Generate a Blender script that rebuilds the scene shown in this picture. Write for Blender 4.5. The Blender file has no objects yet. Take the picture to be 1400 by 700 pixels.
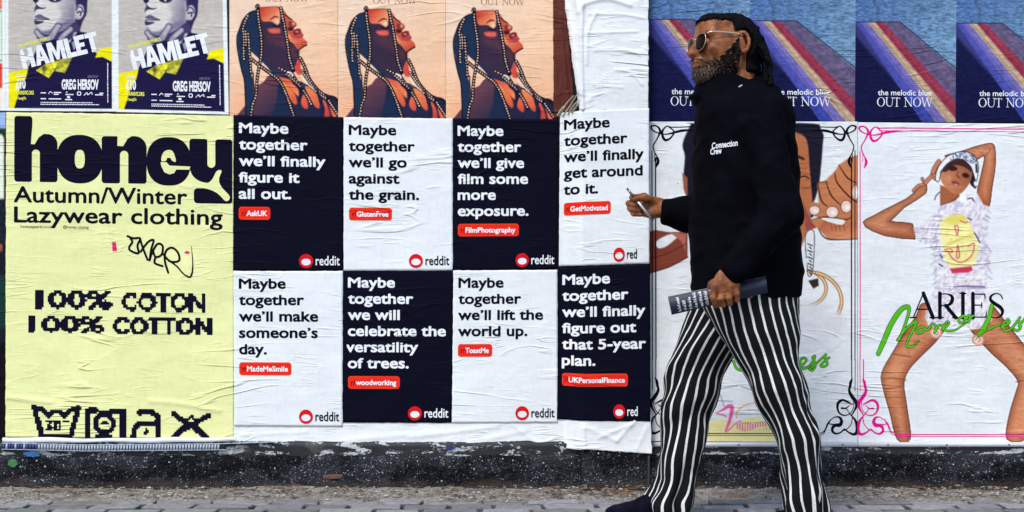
import bpy, bmesh, math, random
import numpy as np
from mathutils import Vector, Matrix
from mathutils.bvhtree import BVHTree
R = math.radians
random.seed(7)
rng = np.random.default_rng(11)
scene = bpy.context.scene
COL = scene.collection

# ------------------------------------------------------------------ camera, sky, sun, exposure
PXM = 346.0            # photo pixels per metre on the hoarding
CAM_Y, CAM_Z = -6.5, 0.919
cd = bpy.data.cameras.new('camera')
cam = bpy.data.objects.new('camera', cd); COL.objects.link(cam)
cam.location = (0, CAM_Y, CAM_Z); cam.rotation_euler = (R(90), 0, 0)
cd.sensor_width = 36.0
cd.lens = 36.0 * (-CAM_Y) / (1400 / PXM)
cd.clip_start = 0.05; cd.clip_end = 500
scene.camera = cam

SUN_EL, SUN_AZ = R(52), R(205)      # soft light from high in front of the hoarding, a little left
world = bpy.data.worlds.new('World'); scene.world = world; world.use_nodes = True
wn = world.node_tree
bg = wn.nodes['Background']
sky = wn.nodes.new('ShaderNodeTexSky'); sky.sky_type = 'NISHITA'; sky.sun_disc = False
sky.sun_elevation = SUN_EL; sky.sun_rotation = SUN_AZ
sky.air_density = 1.0; sky.dust_density = 1.0; sky.ozone_density = 1.0
wn.links.new(sky.outputs[0], bg.inputs[0]); bg.inputs[1].default_value = 0.15
sl = bpy.data.lights.new('sun', 'SUN'); sun = bpy.data.objects.new('sun', sl); COL.objects.link(sun)
sl.energy = 1.5; sl.angle = R(14); sl.color = (1.0, 0.97, 0.93)
sdir = Vector((math.sin(SUN_AZ) * math.cos(SUN_EL), math.cos(SUN_AZ) * math.cos(SUN_EL), math.sin(SUN_EL)))
sun.rotation_euler = sdir.to_track_quat('Z', 'Y').to_euler()
sun.location = (-3, -6, 8)
vs = scene.view_settings
vs.view_transform = 'Standard'; vs.look = 'None'; vs.gamma = 1.0; vs.use_curve_mapping = False
vs.exposure = 0.66

# ------------------------------------------------------------------ small helpers
def lin(v):
    v = np.asarray(v, float) / 255.0
    return np.where(v <= 0.04045, v / 12.92, ((v + 0.055) / 1.055) ** 2.4)
LIGHT = np.array((0.88, 0.91, 1.06))       # tint of the open sky on white paper
def ink(r, g, b):
    c = np.clip(lin((r, g, b)) / LIGHT, 0.003, 0.86)
    return tuple(c)

def tag(o, label=None, cat=None, group=None, kind=None):
    if label: o['label'] = label
    if cat: o['category'] = cat
    if group: o['group'] = group
    if kind: o['kind'] = kind
    return o
def empty(name, loc=(0, 0, 0)):
    o = bpy.data.objects.new(name, None); COL.objects.link(o); o.location = loc
    o.empty_display_size = 0.1
    return o
def link_mesh(name, verts, faces, mat, parent=None, smooth=False, mats=None, face_mat=None):
    me = bpy.data.meshes.new(name)
    verts = np.asarray(verts, float)
    if isinstance(faces, np.ndarray):
        n, k = faces.shape
        me.vertices.add(len(verts)); me.vertices.foreach_set('co', verts.ravel())
        me.loops.add(n * k); me.loops.foreach_set('vertex_index', faces.ravel().astype(np.int32))
        me.polygons.add(n)
        me.polygons.foreach_set('loop_start', np.arange(0, n * k, k, dtype=np.int32))
        me.polygons.foreach_set('loop_total', np.full(n, k, dtype=np.int32))
        me.update(calc_edges=True); me.validate()
    else:
        me.from_pydata([tuple(v) for v in verts], [], [tuple(f) for f in faces]); me.update()
    for m in (mats or [mat]): me.materials.append(m)
    if face_mat is not None: me.polygons.foreach_set('material_index', np.asarray(face_mat, np.int32))
    if smooth: me.polygons.foreach_set('use_smooth', np.ones(len(me.polygons), bool))
    o = bpy.data.objects.new(name, me); COL.objects.link(o)
    if parent is not None:
        o.parent = parent
        p, acc = parent, Vector((0, 0, 0))
        while p is not None:
            acc += Vector(p.location); p = p.parent
        o.location = -acc          # meshes are written in world coordinates
    return o
def rehome(o, loc):
    """move the origin of a mesh written in world coordinates to loc"""
    loc = Vector(loc)
    o.data.transform(Matrix.Translation(-loc)); o.location = Vector(o.location) + loc
    for c in o.children: c.location = Vector(c.location) - loc
    return o

def vnoise(x, y, seed=0):
    """smooth 2-d value noise in 0..1"""
    xi = np.floor(x).astype(np.int64); yi = np.floor(y).astype(np.int64)
    fx = x - xi; fy = y - yi
    fx = fx * fx * (3 - 2 * fx); fy = fy * fy * (3 - 2 * fy)
    def h(a, b):
        n = (a * 374761393 + b * 668265263 + seed * 974634721) & 0x7fffffff
        n = ((n ^ (n >> 13)) * 1274126177) & 0x7fffffff
        return ((n ^ (n >> 16)) & 0xffff) / 65535.0
    return ((h(xi, yi) * (1 - fx) + h(xi + 1, yi) * fx) * (1 - fy) + (h(xi, yi + 1) * (1 - fx) + h(xi + 1, yi + 1) * fx) * fy)
def fbm(x, y, seed=0, oct=4):
    s = 0; a = 0.5; t = 0
    for i in range(oct):
        s = s + a * vnoise(x * 2 ** i, y * 2 ** i, seed + i); t += a; a *= 0.5
    return s / t
def vnoise3(x, y, z, seed=0):
    return (vnoise(x + 0.37 * z, y - 0.21 * z, seed) + vnoise(y + 5.2 + 0.31 * x, z + 1.7, seed + 3) + vnoise(z - 3.1 + 0.27 * y, x + 8.4, seed + 5)) / 3

# ------------------------------------------------------------------ materials
def new_mat(name):
    m = bpy.data.materials.new(name); m.use_nodes = True
    nt = m.node_tree; p = nt.nodes['Principled BSDF']
    return m, nt, p
def N(nt, t, **kw):
    n = nt.nodes.new(t)
    for k, v in kw.items(): setattr(n, k, v)
    return n
def math_node(nt, op, a, b=None, c=None):
    n = N(nt, 'ShaderNodeMath', operation=op)
    for i, v in enumerate((a, b, c)):
        if v is None: continue
        if hasattr(v, 'is_linked'): nt.links.new(v, n.inputs[i])
        else: n.inputs[i].default_value = v
    return n.outputs[0]
def map_range(nt, v, a, b, c=0.0, d=1.0, smooth=True):
    n = N(nt, 'ShaderNodeMapRange'); n.interpolation_type = 'SMOOTHSTEP' if smooth else 'LINEAR'
    nt.links.new(v, n.inputs[0])
    for i, q in enumerate((a, b, c, d)): n.inputs[i + 1].default_value = q
    return n.outputs[0]
def noise(nt, vec, scale, detail=3, rough=0.55, dist=0.0):
    n = N(nt, 'ShaderNodeTexNoise'); nt.links.new(vec, n.inputs['Vector'])
    n.inputs['Scale'].default_value = scale; n.inputs['Detail'].default_value = detail
    n.inputs['Roughness'].default_value = rough; n.inputs['Distortion'].default_value = dist
    return n.outputs[0]
def scaled_pos(nt, s):
    g = N(nt, 'ShaderNodeNewGeometry')
    m = N(nt, 'ShaderNodeVectorMath', operation='MULTIPLY'); nt.links.new(g.outputs['Position'], m.inputs[0])
    m.inputs[1].default_value = s
    return m.outputs[0]
def mix_rgb(nt, fac, a, b, blend='MIX'):
    n = N(nt, 'ShaderNodeMix', data_type='RGBA', blend_type=blend)
    for i, v in ((0, fac), (6, a), (7, b)):
        if hasattr(v, 'is_linked'): nt.links.new(v, n.inputs[i])
        elif i == 0: n.inputs[0].default_value = v
        else: n.inputs[i].default_value = (*v, 1)
    return n.outputs[2]
def wrinkles(nt, p, strength=1.0, amount=1.0):
    """paste wrinkles: thin, mostly horizontal broken creases plus soft buckling, laid in world space
    so that the print and the sheet below it share them"""
    v1 = scaled_pos(nt, (1.1, 1.1, 7.5))
    n1 = noise(nt, v1, 1.0, 3, 0.5, 0.6)
    f = math_node(nt, 'MULTIPLY', n1, 8.0)
    t = math_node(nt, 'PINGPONG', f, 0.5)
    crease = map_range(nt, t, 0.33, 0.5)
    mask = map_range(nt, noise(nt, scaled_pos(nt, (3.2, 3.2, 6.0)), 1.0, 2), 0.44, 0.66)
    area = map_range(nt, noise(nt, scaled_pos(nt, (1, 1, 1)), 1.7, 1), 0.34, 0.62, 0.15, 1.35)
    crease = math_node(nt, 'MULTIPLY', math_node(nt, 'MULTIPLY', crease, mask), area)
    v2 = scaled_pos(nt, (3.6, 3.6, 22.0))
    n2 = noise(nt, v2, 1.0, 2, 0.5, 0.3)
    t2 = math_node(nt, 'PINGPONG', math_node(nt, 'MULTIPLY', n2, 6.0), 0.5)
    c2 = math_node(nt, 'MULTIPLY', map_range(nt, t2, 0.32, 0.5), map_range(nt, noise(nt, scaled_pos(nt, (4.1, 4.1, 7.0)), 1.3, 2), 0.5, 0.7))
    soft = noise(nt, scaled_pos(nt, (4.0, 4.0, 9.0)), 1.0, 3, 0.5)
    fine = noise(nt, scaled_pos(nt, (60, 60, 60)), 1.0, 3, 0.6)
    h = math_node(nt, 'MULTIPLY', crease, 0.0029 * amount)
    h = math_node(nt, 'MULTIPLY_ADD', c2, 0.0013 * amount, h)
    h = math_node(nt, 'MULTIPLY_ADD', soft, 0.006 * amount, h)
    h = math_node(nt, 'MULTIPLY_ADD', fine, 0.00032, h)
    b = N(nt, 'ShaderNodeBump'); b.inputs['Strength'].default_value = strength; b.inputs['Distance'].default_value = 1.0
    nt.links.new(h, b.inputs['Height']); nt.links.new(b.outputs[0], p.inputs['Normal'])
    return crease
def grime(nt, col, amt=0.10):
    """slight uneven staining of pasted paper"""
    n = noise(nt, scaled_pos(nt, (2.0, 2.0, 3.0)), 1.6, 5, 0.62)
    f = map_range(nt, n, 0.35, 0.75, 1.0 - amt, 1.0)
    m2 = noise(nt, scaled_pos(nt, (90, 90, 30)), 1.0, 2, 0.6)
    f = math_node(nt, 'MULTIPLY', f, map_range(nt, m2, 0.25, 0.6, 1.0 - amt * 0.5, 1.0))
    cc = N(nt, 'ShaderNodeCombineColor')
    for i in range(3): nt.links.new(f, cc.inputs[i])
    return mix_rgb(nt, 1.0, col, cc.outputs[0], 'MULTIPLY')
_ink = {}
def paper_mat(name, rgb=None, amount=1.0, rough=0.62, dirt=0.10):
    m, nt, p = new_mat(name)
    if rgb is None:
        a = N(nt, 'ShaderNodeVertexColor'); a.layer_name = 'print'
        src = a.outputs[0]
    else:
        rg = N(nt, 'ShaderNodeRGB'); rg.outputs[0].default_value = (*rgb, 1); src = rg.outputs[0]
    nt.links.new(grime(nt, src, dirt), p.inputs['Base Color'])
    p.inputs['Roughness'].default_value = rough
    p.inputs['Specular IOR Level'].default_value = 0.045
    wrinkles(nt, p, 1.0, amount)
    return m
def ink_mat(name, r, g, b, rough=0.6):
    key = (name, r, g, b)
    if key not in _ink: _ink[key] = paper_mat(name, ink(r, g, b), 1.0, rough, 0.08)
    return _ink[key]

# ------------------------------------------------------------------ 2-d distance fields (units: photo pixels on the hoarding)
def sd_poly(X, Y, pts):
    pts = np.asarray(pts, float); a = pts; b = np.roll(pts, -1, 0)
    d2 = np.full(X.shape, 1e18); ins = np.zeros(X.shape, bool)
    for (ax, ay), (bx, by) in zip(a, b):
        ex, ey = bx - ax, by - ay; L = ex * ex + ey * ey + 1e-12
        t = np.clip(((X - ax) * ex + (Y - ay) * ey) / L, 0, 1)
        dx = X - ax - t * ex; dy = Y - ay - t * ey
        d2 = np.minimum(d2, dx * dx + dy * dy)
        if ay != by:
            c = ((ay > Y) != (by > Y)) & (X < ex * (Y - ay) / (by - ay) + ax)
            ins ^= c
    d = np.sqrt(d2)
    return np.where(ins, -d, d)
def sd_stroke(X, Y, pts, w):
    """polyline brushed with half widths w (number or one per point)"""
    pts = np.asarray(pts, float); w = np.broadcast_to(np.asarray(w, float), (len(pts),))
    d = np.full(X.shape, 1e9)
    for i in range(len(pts) - 1):
        ax, ay = pts[i]; bx, by = pts[i + 1]; ex, ey = bx - ax, by - ay
        t = np.clip(((X - ax) * ex + (Y - ay) * ey) / (ex * ex + ey * ey + 1e-12), 0, 1)
        d = np.minimum(d, np.hypot(X - ax - t * ex, Y - ay - t * ey) - (w[i] + t * (w[i + 1] - w[i])))
    return d
def sd_ell(X, Y, cx, cy, rx, ry, n=2.0, rot=0.0):
    c, s = math.cos(rot), math.sin(rot)
    x = (X - cx) * c + (Y - cy) * s; y = -(X - cx) * s + (Y - cy) * c
    return ((np.abs(x / rx) ** n + np.abs(y / ry) ** n) ** (1 / n) - 1) * min(rx, ry)
def sd_rr(X, Y, x0, y0, x1, y1, r):
    cx, cy = (x0 + x1) / 2, (y0 + y1) / 2
    qx = np.abs(X - cx) - (x1 - x0) / 2 + r; qy = np.abs(Y - cy) - (y1 - y0) / 2 + r
    return np.hypot(np.maximum(qx, 0), np.maximum(qy, 0)) + np.minimum(np.maximum(qx, qy), 0) - r
def smooth_pts(pts, closed=False, n=5):
    """Catmull-Rom through the points"""
    P = [np.asarray(p, float) for p in pts]; out = []; m = len(P)
    rngi = range(m) if closed else range(m - 1)
    for i in rngi:
        if closed: p0, p1, p2, p3 = P[i - 1], P[i], P[(i + 1) % m], P[(i + 2) % m]
        else: p0, p1, p2, p3 = P[max(i - 1, 0)], P[i], P[i + 1], P[min(i + 2, m - 1)]
        for k in range(n):
            t = k / n
            out.append(0.5 * ((2 * p1) + (-p0 + p2) * t + (2 * p0 - 5 * p1 + 4 * p2 - p3) * t * t + (-p0 + 3 * p1 - 3 * p2 + p3) * t ** 3))
    if not closed: out.append(P[-1])
    return np.array(out)

class Field:
    """signed field on a grid; becomes a clean flat mesh by marching squares"""
    def __init__(s, x0, y0, x1, y1, step=0.7):
        nx = max(3, int(math.ceil((x1 - x0) / step)) + 1); ny = max(3, int(math.ceil((y1 - y0) / step)) + 1)
        s.xs = x0 + np.arange(nx) * step; s.ys = y0 + np.arange(ny) * step; s.step = step
        s.X, s.Y = np.meshgrid(s.xs, s.ys); s.d = np.full(s.X.shape, 1e6)
    def win(s, pts, pad):
        pts = np.asarray(pts, float)
        i0, i1 = np.searchsorted(s.xs, (pts[:, 0].min() - pad, pts[:, 0].max() + pad))
        j0, j1 = np.searchsorted(s.ys, (pts[:, 1].min() - pad, pts[:, 1].max() + pad))
        return slice(max(j0 - 1, 0), j1 + 1), slice(max(i0 - 1, 0), i1 + 1)
    def add(s, d): s.d = np.minimum(s.d, d); return s
    def cut(s, d): s.d = np.maximum(s.d, -d); return s
    def poly(s, pts, cut=False):
        w = s.win(pts, 4); d = sd_poly(s.X[w], s.Y[w], pts)
        s.d[w] = np.maximum(s.d[w], -d) if cut else np.minimum(s.d[w], d); return s
    def stroke(s, pts, hw, smooth=True, cut=False):
        pts = np.asarray(pts, float); hw = np.broadcast_to(np.asarray(hw, float), (len(pts),))
        if smooth and len(pts) > 2:
            q = smooth_pts(np.column_stack([pts, hw]), False, 6); pts, hw = q[:, :2], np.maximum(q[:, 2], 0.05)
        w = s.win(pts, 4 + hw.max()); d = sd_stroke(s.X[w], s.Y[w], pts, hw)
        s.d[w] = np.maximum(s.d[w], -d) if cut else np.minimum(s.d[w], d); return s
    def ell(s, cx, cy, rx, ry, n=2.0, cut=False, rot=0.0):
        d = sd_ell(s.X, s.Y, cx, cy, rx, ry, n, rot)
        return s.cut(d) if cut else s.add(d)
    def rr(s, x0, y0, x1, y1, r, cut=False):
        d = sd_rr(s.X, s.Y, x0, y0, x1, y1, r)
        return s.cut(d) if cut else s.add(d)
    def pixelate(s, cell):
        """blocks: the field sampled at the centres of square cells"""
        i = np.clip(np.round((np.floor((s.X - s.xs[0]) / cell) * cell + cell / 2) / s.step).astype(int), 0, len(s.xs) - 1)
        j = np.clip(np.round((np.floor((s.Y - s.ys[0]) / cell) * cell + cell / 2) / s.step).astype(int), 0, len(s.ys) - 1)
        s.d = np.where(s.d[j, i] < 0, -1.0, 1.0) * s.step * 0.5; return s
    def mesh(s):
        d = np.clip(s.d, -4, 4); d = np.where(np.abs(d) < 1e-4, 1e-4, d)
        ny, nx = d.shape; X, Y = s.X, s.Y
        ins = d < 0
        c = ins[:-1, :-1] * 1 + ins[:-1, 1:] * 2 + ins[1:, 1:] * 4 + ins[1:, :-1] * 8
        vid = np.arange(nx * ny).reshape(ny, nx)
        V = [np.column_stack([X.ravel(), Y.ravel()])]
        th = d[:, :-1] / (d[:, :-1] - d[:, 1:] + 1e-12); th = np.clip(np.nan_to_num(th), 0, 1)
        V.append(np.column_stack([(X[:, :-1] + th * s.step).ravel(), Y[:, :-1].ravel()]))
        hid = nx * ny + np.arange(ny * (nx - 1)).reshape(ny, nx - 1)
        tv = d[:-1] / (d[:-1] - d[1:] + 1e-12); tv = np.clip(np.nan_to_num(tv), 0, 1)
        V.append(np.column_stack([X[:-1].ravel(), (Y[:-1] + tv * s.step).ravel()]))
        wid = nx * ny + ny * (nx - 1) + np.arange((ny - 1) * nx).reshape(ny - 1, nx)
        A, B, C, D = vid[:-1, :-1], vid[:-1, 1:], vid[1:, 1:], vid[1:, :-1]
        T, Rr, Bo, L = hid[:-1], wid[:, 1:], hid[1:], wid[:, :-1]
        cases = {1: [(A, T, L)], 2: [(T, B, Rr)], 4: [(Rr, C, Bo)], 8: [(L, Bo, D)],
                 3: [(A, B, Rr), (A, Rr, L)], 6: [(T, B, C), (T, C, Bo)], 12: [(L, Rr, C), (L, C, D)], 9: [(A, T, Bo), (A, Bo, D)],
                 7: [(A, B, C), (A, C, Bo), (A, Bo, L)], 11: [(A, B, Rr), (A, Rr, Bo), (A, Bo, D)],
                 13: [(A, T, Rr), (A, Rr, C), (A, C, D)], 14: [(T, B, C), (T, C, D), (T, D, L)],
                 5: [(A, T, L), (Rr, C, Bo)], 10: [(T, B, Rr), (L, Bo, D)], 15: [(A, B, C), (A, C, D)]}
        F = []
        for k, tris in cases.items():
            m = c == k
            if m.any():
                for t in tris: F.append(np.column_stack([q[m] for q in t]))
        if not F: return np.zeros((0, 2)), np.zeros((0, 3), int)
        F = np.concatenate(F); V = np.concatenate(V)
        u, inv = np.unique(F.ravel(), return_inverse=True)
        return V[u], inv.reshape(-1, 3)

# ------------------------------------------------------------------ lettering from the built-in typeface
_tc = {}
def text_outline(body):
    if body in _tc: return _tc[body]
    cu = bpy.data.curves.new('t', 'FONT'); cu.body = body; cu.resolution_u = 3
    o = bpy.data.objects.new('t', cu); COL.objects.link(o)
    me = o.to_mesh()
    co = np.zeros(len(me.vertices) * 3); me.vertices.foreach_get('co', co); co = co.reshape(-1, 3)[:, :2]
    cnt = {}
    for p in me.polygons:
        for k in p.edge_keys: cnt[k] = cnt.get(k, 0) + 1
    seg = np.array([k for k, n in cnt.items() if n == 1], int)
    A, B = co[seg[:, 0]], co[seg[:, 1]]
    o.to_mesh_clear(); bpy.data.objects.remove(o); bpy.data.curves.remove(cu)
    _tc[body] = (A, B); return A, B
CAP = None
def text_field(body, bold=0.02, step=0.05):
    """distance field of a line of text; 1 unit = one em; y up"""
    A, B = text_outline(body)
    f = Field(A[:, 0].min() - 0.08, A[:, 1].min() - 0.08, A[:, 0].max() + 0.08, A[:, 1].max() + 0.08, step)
    d2 = np.full(f.X.shape, 1e9); ins = np.zeros(f.X.shape, bool)
    for (ax, ay), (bx, by) in zip(A, B):
        i0, i1 = np.searchsorted(f.xs, (min(ax, bx) - 0.12, max(ax, bx) + 0.12))
        j0, j1 = np.searchsorted(f.ys, (min(ay, by) - 0.12, max(ay, by) + 0.12))
        w = (slice(j0, j1), slice(i0, i1)); X, Y = f.X[w], f.Y[w]
        ex, ey = bx - ax, by - ay
        t = np.clip(((X - ax) * ex + (Y - ay) * ey) / (ex * ex + ey * ey + 1e-15), 0, 1)
        d2[w] = np.minimum(d2[w], (X - ax - t * ex) ** 2 + (Y - ay - t * ey) ** 2)
        if ay != by:
            j0, j1 = np.searchsorted(f.ys, (min(ay, by), max(ay, by)))
            Y = f.Y[j0:j1]; X = f.X[j0:j1]
            ins[j0:j1] ^= ((ay > Y) != (by > Y)) & (X < ex * (Y - ay) / (by - ay) + ax)
    d = np.sqrt(d2); f.d = np.where(ins, -d, d) - bold
    f.x0, f.x1 = A[:, 0].min() - bold, A[:, 0].max() + bold
    return f
def text(body, x, base, cap, width=None, bold=0.02, step=0.035, rot=0.0, shear=0.0, xh=1.0):
    """-> (verts in pixels, tris); baseline starts at (x, base), capitals `cap` pixels tall, stretched to `width`"""
    global CAP
    if CAP is None:
        A, B = text_outline('H'); CAP = A[:, 1].max() - A[:, 1].min()
    f = text_field(body, bold, step); v, t = f.mesh()
    if xh != 1.0:
        q = 0.44; v = v.copy(); y = v[:, 1]; top = CAP + 0.06
        v[:, 1] = np.where(y < 0, y, np.where(y < q, y * xh, q * xh + (y - q) * (top - q * xh) / (top - q)))
    sy = cap / (CAP + 2 * bold); sx = sy if width is None else width / (f.x1 - f.x0)
    px = (v[:, 0] - f.x0) * sx; py = -(v[:, 1]) * sy
    px = px - shear * py
    c, s = math.cos(rot), math.sin(rot)
    return np.column_stack([x + px * c - py * s, base + px * s + py * c]), t
def split_words(vt, n):
    """cut a line of lettering at its n widest gaps"""
    v, t = vt
    if n == 0: return [vt]
    a, b = v[t][:, :, 0].min(1), v[t][:, :, 0].max(1); o = np.argsort(a); m = np.maximum.accumulate(b[o])
    gap = a[o][1:] - m[:-1]; cuts = np.sort(a[o][1:][np.argsort(gap)[-n:]]); k = np.searchsorted(cuts, a, side='right'); out = []
    for i in range(n + 1):
        u, inv = np.unique(t[k == i].ravel(), return_inverse=True); out.append((v[u], inv.reshape(-1, 3)))
    return out
def join(parts):
    V, F, n = [], [], 0
    for v, f in parts:
        V.append(v); F.append(f + n); n += len(v)
    return np.concatenate(V), np.concatenate(F)

# ------------------------------------------------------------------ printed pictures (pigment per vertex of the sheet)
class Canvas:
    def __init__(s, x0, y0, x1, y1, step=1.0, base=(255, 255, 255)):
        s.nx = int(round((x1 - x0) / step)) + 1; s.ny = int(round((y1 - y0) / step)) + 1
        s.xs = np.linspace(x0, x1, s.nx); s.ys = np.linspace(y0, y1, s.ny)
        s.X, s.Y = np.meshgrid(s.xs, s.ys); s.box = (x0, y0, x1, y1)
        s.c = np.empty(s.X.shape + (3,)); s.c[:] = base
    def blend(s, w, m, col):
        m = m[..., None]; s.c[w] = s.c[w] * (1 - m) + np.asarray(col, float) * m
    def _w(s, pts, pad):
        pts = np.asarray(pts, float)
        i0, i1 = np.searchsorted(s.xs, (pts[:, 0].min() - pad, pts[:, 0].max() + pad))
        j0, j1 = np.searchsorted(s.ys, (pts[:, 1].min() - pad, pts[:, 1].max() + pad))
        return slice(j0, j1), slice(i0, i1)
    @staticmethod
    def cov(d, soft): return np.clip(0.5 - d / (2 * soft), 0, 1)
    def poly(s, pts, col, soft=0.6, smooth=False, a=1.0, tex=0.0, seed=0):
        if smooth: pts = smooth_pts(pts, True, 5)
        w = s._w(pts, soft + 1)
        if s.X[w].size == 0: return s
        m = s.cov(sd_poly(s.X[w], s.Y[w], pts), soft) * a
        s.blend(w, m, s._tex(w, col, tex, seed)); return s
    def _tex(s, w, col, tex, seed):
        if not tex: return col
        n = fbm(s.X[w] / 5, s.Y[w] / 3, seed) - 0.5
        return np.asarray(col, float) * (1 + tex * 2 * n[..., None])
    def stroke(s, pts, hw, col, soft=0.6, smooth=True, a=1.0, dash=None):
        pts = np.asarray(pts, float); hw = np.broadcast_to(np.asarray(hw, float), (len(pts),))
        if smooth and len(pts) > 2:
            q = smooth_pts(np.column_stack([pts, hw]), False, 6); pts, hw = q[:, :2], np.maximum(q[:, 2], 0.05)
        w = s._w(pts, hw.max() + soft + 1)
        if s.X[w].size == 0: return s
        s.blend(w, s.cov(sd_stroke(s.X[w], s.Y[w], pts, hw), soft) * a, col); return s
    def dots(s, pts, every, r, col, soft=0.5, jit=0.3):
        """beads along a path"""
        p = smooth_pts(pts, False, 12); L = np.concatenate([[0], np.cumsum(np.hypot(*np.diff(p, axis=0).T))])
        for t in np.arange(0, L[-1], every):
            x = np.interp(t, L, p[:, 0]); y = np.interp(t, L, p[:, 1]); q = r * (1 + jit * (rng.random() - 0.5))
            s.ell(x + rng.normal() * 0.15, y, q, q, col, soft)
        return s
    def ell(s, cx, cy, rx, ry, col, soft=0.6, a=1.0, rot=0.0, n=2.0):
        m = max(rx, ry) + soft + 1
        w = s._w([(cx - m, cy - m), (cx + m, cy + m)], 0)
        if s.X[w].size == 0: return s
        s.blend(w, s.cov(sd_ell(s.X[w], s.Y[w], cx, cy, rx, ry, n, rot), soft) * a, col); return s
    def grad(s, pts, c0, c1, p0, p1, soft=0.6, smooth=False, a=1.0):
        if smooth: pts = smooth_pts(pts, True, 5)
        w = s._w(pts, soft + 1)
        if s.X[w].size == 0: return s
        d = np.subtract(p1, p0).astype(float); L = d @ d
        t = np.clip(((s.X[w] - p0[0]) * d[0] + (s.Y[w] - p0[1]) * d[1]) / L, 0, 1)[..., None]
        s.blend(w, s.cov(sd_poly(s.X[w], s.Y[w], pts), soft) * a, np.asarray(c0, float) * (1 - t) + np.asarray(c1, float) * t); return s
    def grain(s, amt, seed=0, sx=2.0, sy=2.0):
        n = fbm(s.X / sx, s.Y / sy, seed, 3) - 0.5
        s.c *= (1 + amt * 2 * n[..., None]); return s
    def linear(s):
        c = np.clip(s.c, 0, 255) / 255
        l = np.where(c <= 0.04045, c / 12.92, ((c + 0.055) / 1.055) ** 2.4)
        return np.clip(l / LIGHT, 0.003, 0.93)

# ------------------------------------------------------------------ the hoarding's papered surface
def W(px, py, off=0.0):
    px = np.asarray(px, float); py = np.asarray(py, float)
    return np.stack(np.broadcast_arrays((px - 700) / PXM, -off, (668 - py) / PXM), -1)
def pier(px):
    """the papers run over a shallow pier between x 797 and 888"""
    t = np.clip((np.asarray(px, float) - 769) / 28.0, 0, 1)
    return 0.055 * t * t * (3 - 2 * t) * (np.asarray(px) < 892)
def warp(px, py):
    """slight unevenness of the boards and paste below the sheets (metres)"""
    return 0.0022 * fbm(px / 55.0, py / 38.0, 3, 3) + 0.0010 * fbm(px / 14.0, py / 9.0, 9, 2)

class Sheet:
    """a pasted sheet: local pixel box -> four corners in photo pixels on the wall"""
    def __init__(s, box, corners, off, over_pier=False, fold=None):
        s.box = box; s.c = np.asarray(corners, float); s.off = off; s.over = over_pier; s.fold = fold; s.layer = 0
    def px(s, x, y):
        u = (np.asarray(x, float) - s.box[0]) / (s.box[2] - s.box[0]); v = (np.asarray(y, float) - s.box[1]) / (s.box[3] - s.box[1])
        u, v = u[..., None], v[..., None]
        p = (s.c[0] * (1 - u) + s.c[1] * u) * (1 - v) + (s.c[3] * (1 - u) + s.c[2] * u) * v
        return p[..., 0], p[..., 1]
    def world(s, x, y, extra=0.0):
        X, Y = s.px(x, y)
        o = s.off + extra + warp(X, Y)
        if s.over: o = o + pier(X)
        if s.fold is not None: o = o + s.fold(X, Y)
        return W(X, Y, o)
    def build(s, name, mat, step=4.0, canvas=None, ragged=0.0, seed=1):
        if canvas is not None: xs, ys = canvas.xs, canvas.ys
        else:
            xs = np.linspace(s.box[0], s.box[2], int((s.box[2] - s.box[0]) / step) + 2)
            ys = np.linspace(s.box[1], s.box[3], int((s.box[3] - s.box[1]) / step) + 2)
        X, Y = np.meshgrid(xs, ys); ny, nx = X.shape
        if ragged:
            e = lambda t, k: ragged * (fbm(t / 7.0, t * 0 + k, seed + k, 3) - 0.5) * 2
            X[:, 0] += e(ys, 1); X[:, -1] += e(ys, 2); Y[0] += e(xs, 3); Y[-1] += e(xs, 4)
        P = s.world(X, Y).reshape(-1, 3)
        I = np.arange(nx * ny).reshape(ny, nx)
        F = np.stack([I[:-1, :-1], I[1:, :-1], I[1:, 1:], I[:-1, 1:]], -1).reshape(-1, 4)
        rim = np.concatenate([I[0, :], I[1:, -1], I[-1, -2::-1], I[-2:0:-1, 0]])
        B = P[rim].copy(); B[:, 1] += 0.0012            # the sheet's own thickness
        k = len(rim); n0 = len(P); a = np.arange(k); b = (a + 1) % k
        F2 = np.stack([rim[a], rim[b], n0 + b, n0 + a], -1)
        o = link_mesh(name, np.concatenate([P, B]), np.concatenate([F, F2]), mat, smooth=True)
        if canvas is not None:
            col = np.ones((len(P) + k, 4)); l = canvas.linear().reshape(-1, 3)
            col[:len(P), :3] = l; col[len(P):, :3] = l[rim]
            at = o.data.color_attributes.new('print', 'FLOAT_COLOR', 'POINT'); at.data.foreach_set('color', col.ravel())
        s.obj = o
        return o
    def ink(s, name, vt, mat, parent=None):
        """printed shape as a thin layer lying on the sheet"""
        v, t = vt
        s.layer += 1
        P = s.world(v[:, 0], v[:, 1], 0.00045 + 0.00008 * s.layer)
        return link_mesh(name, P, np.ascontiguousarray(t[:, ::-1]) if s.flip(P, t) else t, mat, parent if parent is not None else s.obj, smooth=True)
    @staticmethod
    def flip(P, t):
        a, b, c = P[t[0, 0]], P[t[0, 1]], P[t[0, 2]]
        return np.cross(b - a, c - a)[1] > 0
    def home(s):
        x = (s.box[0] + s.box[2]) / 2
        b = s.world(np.array([x]), np.array([s.box[3]]))[0]
        rehome(s.obj, b)
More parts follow.
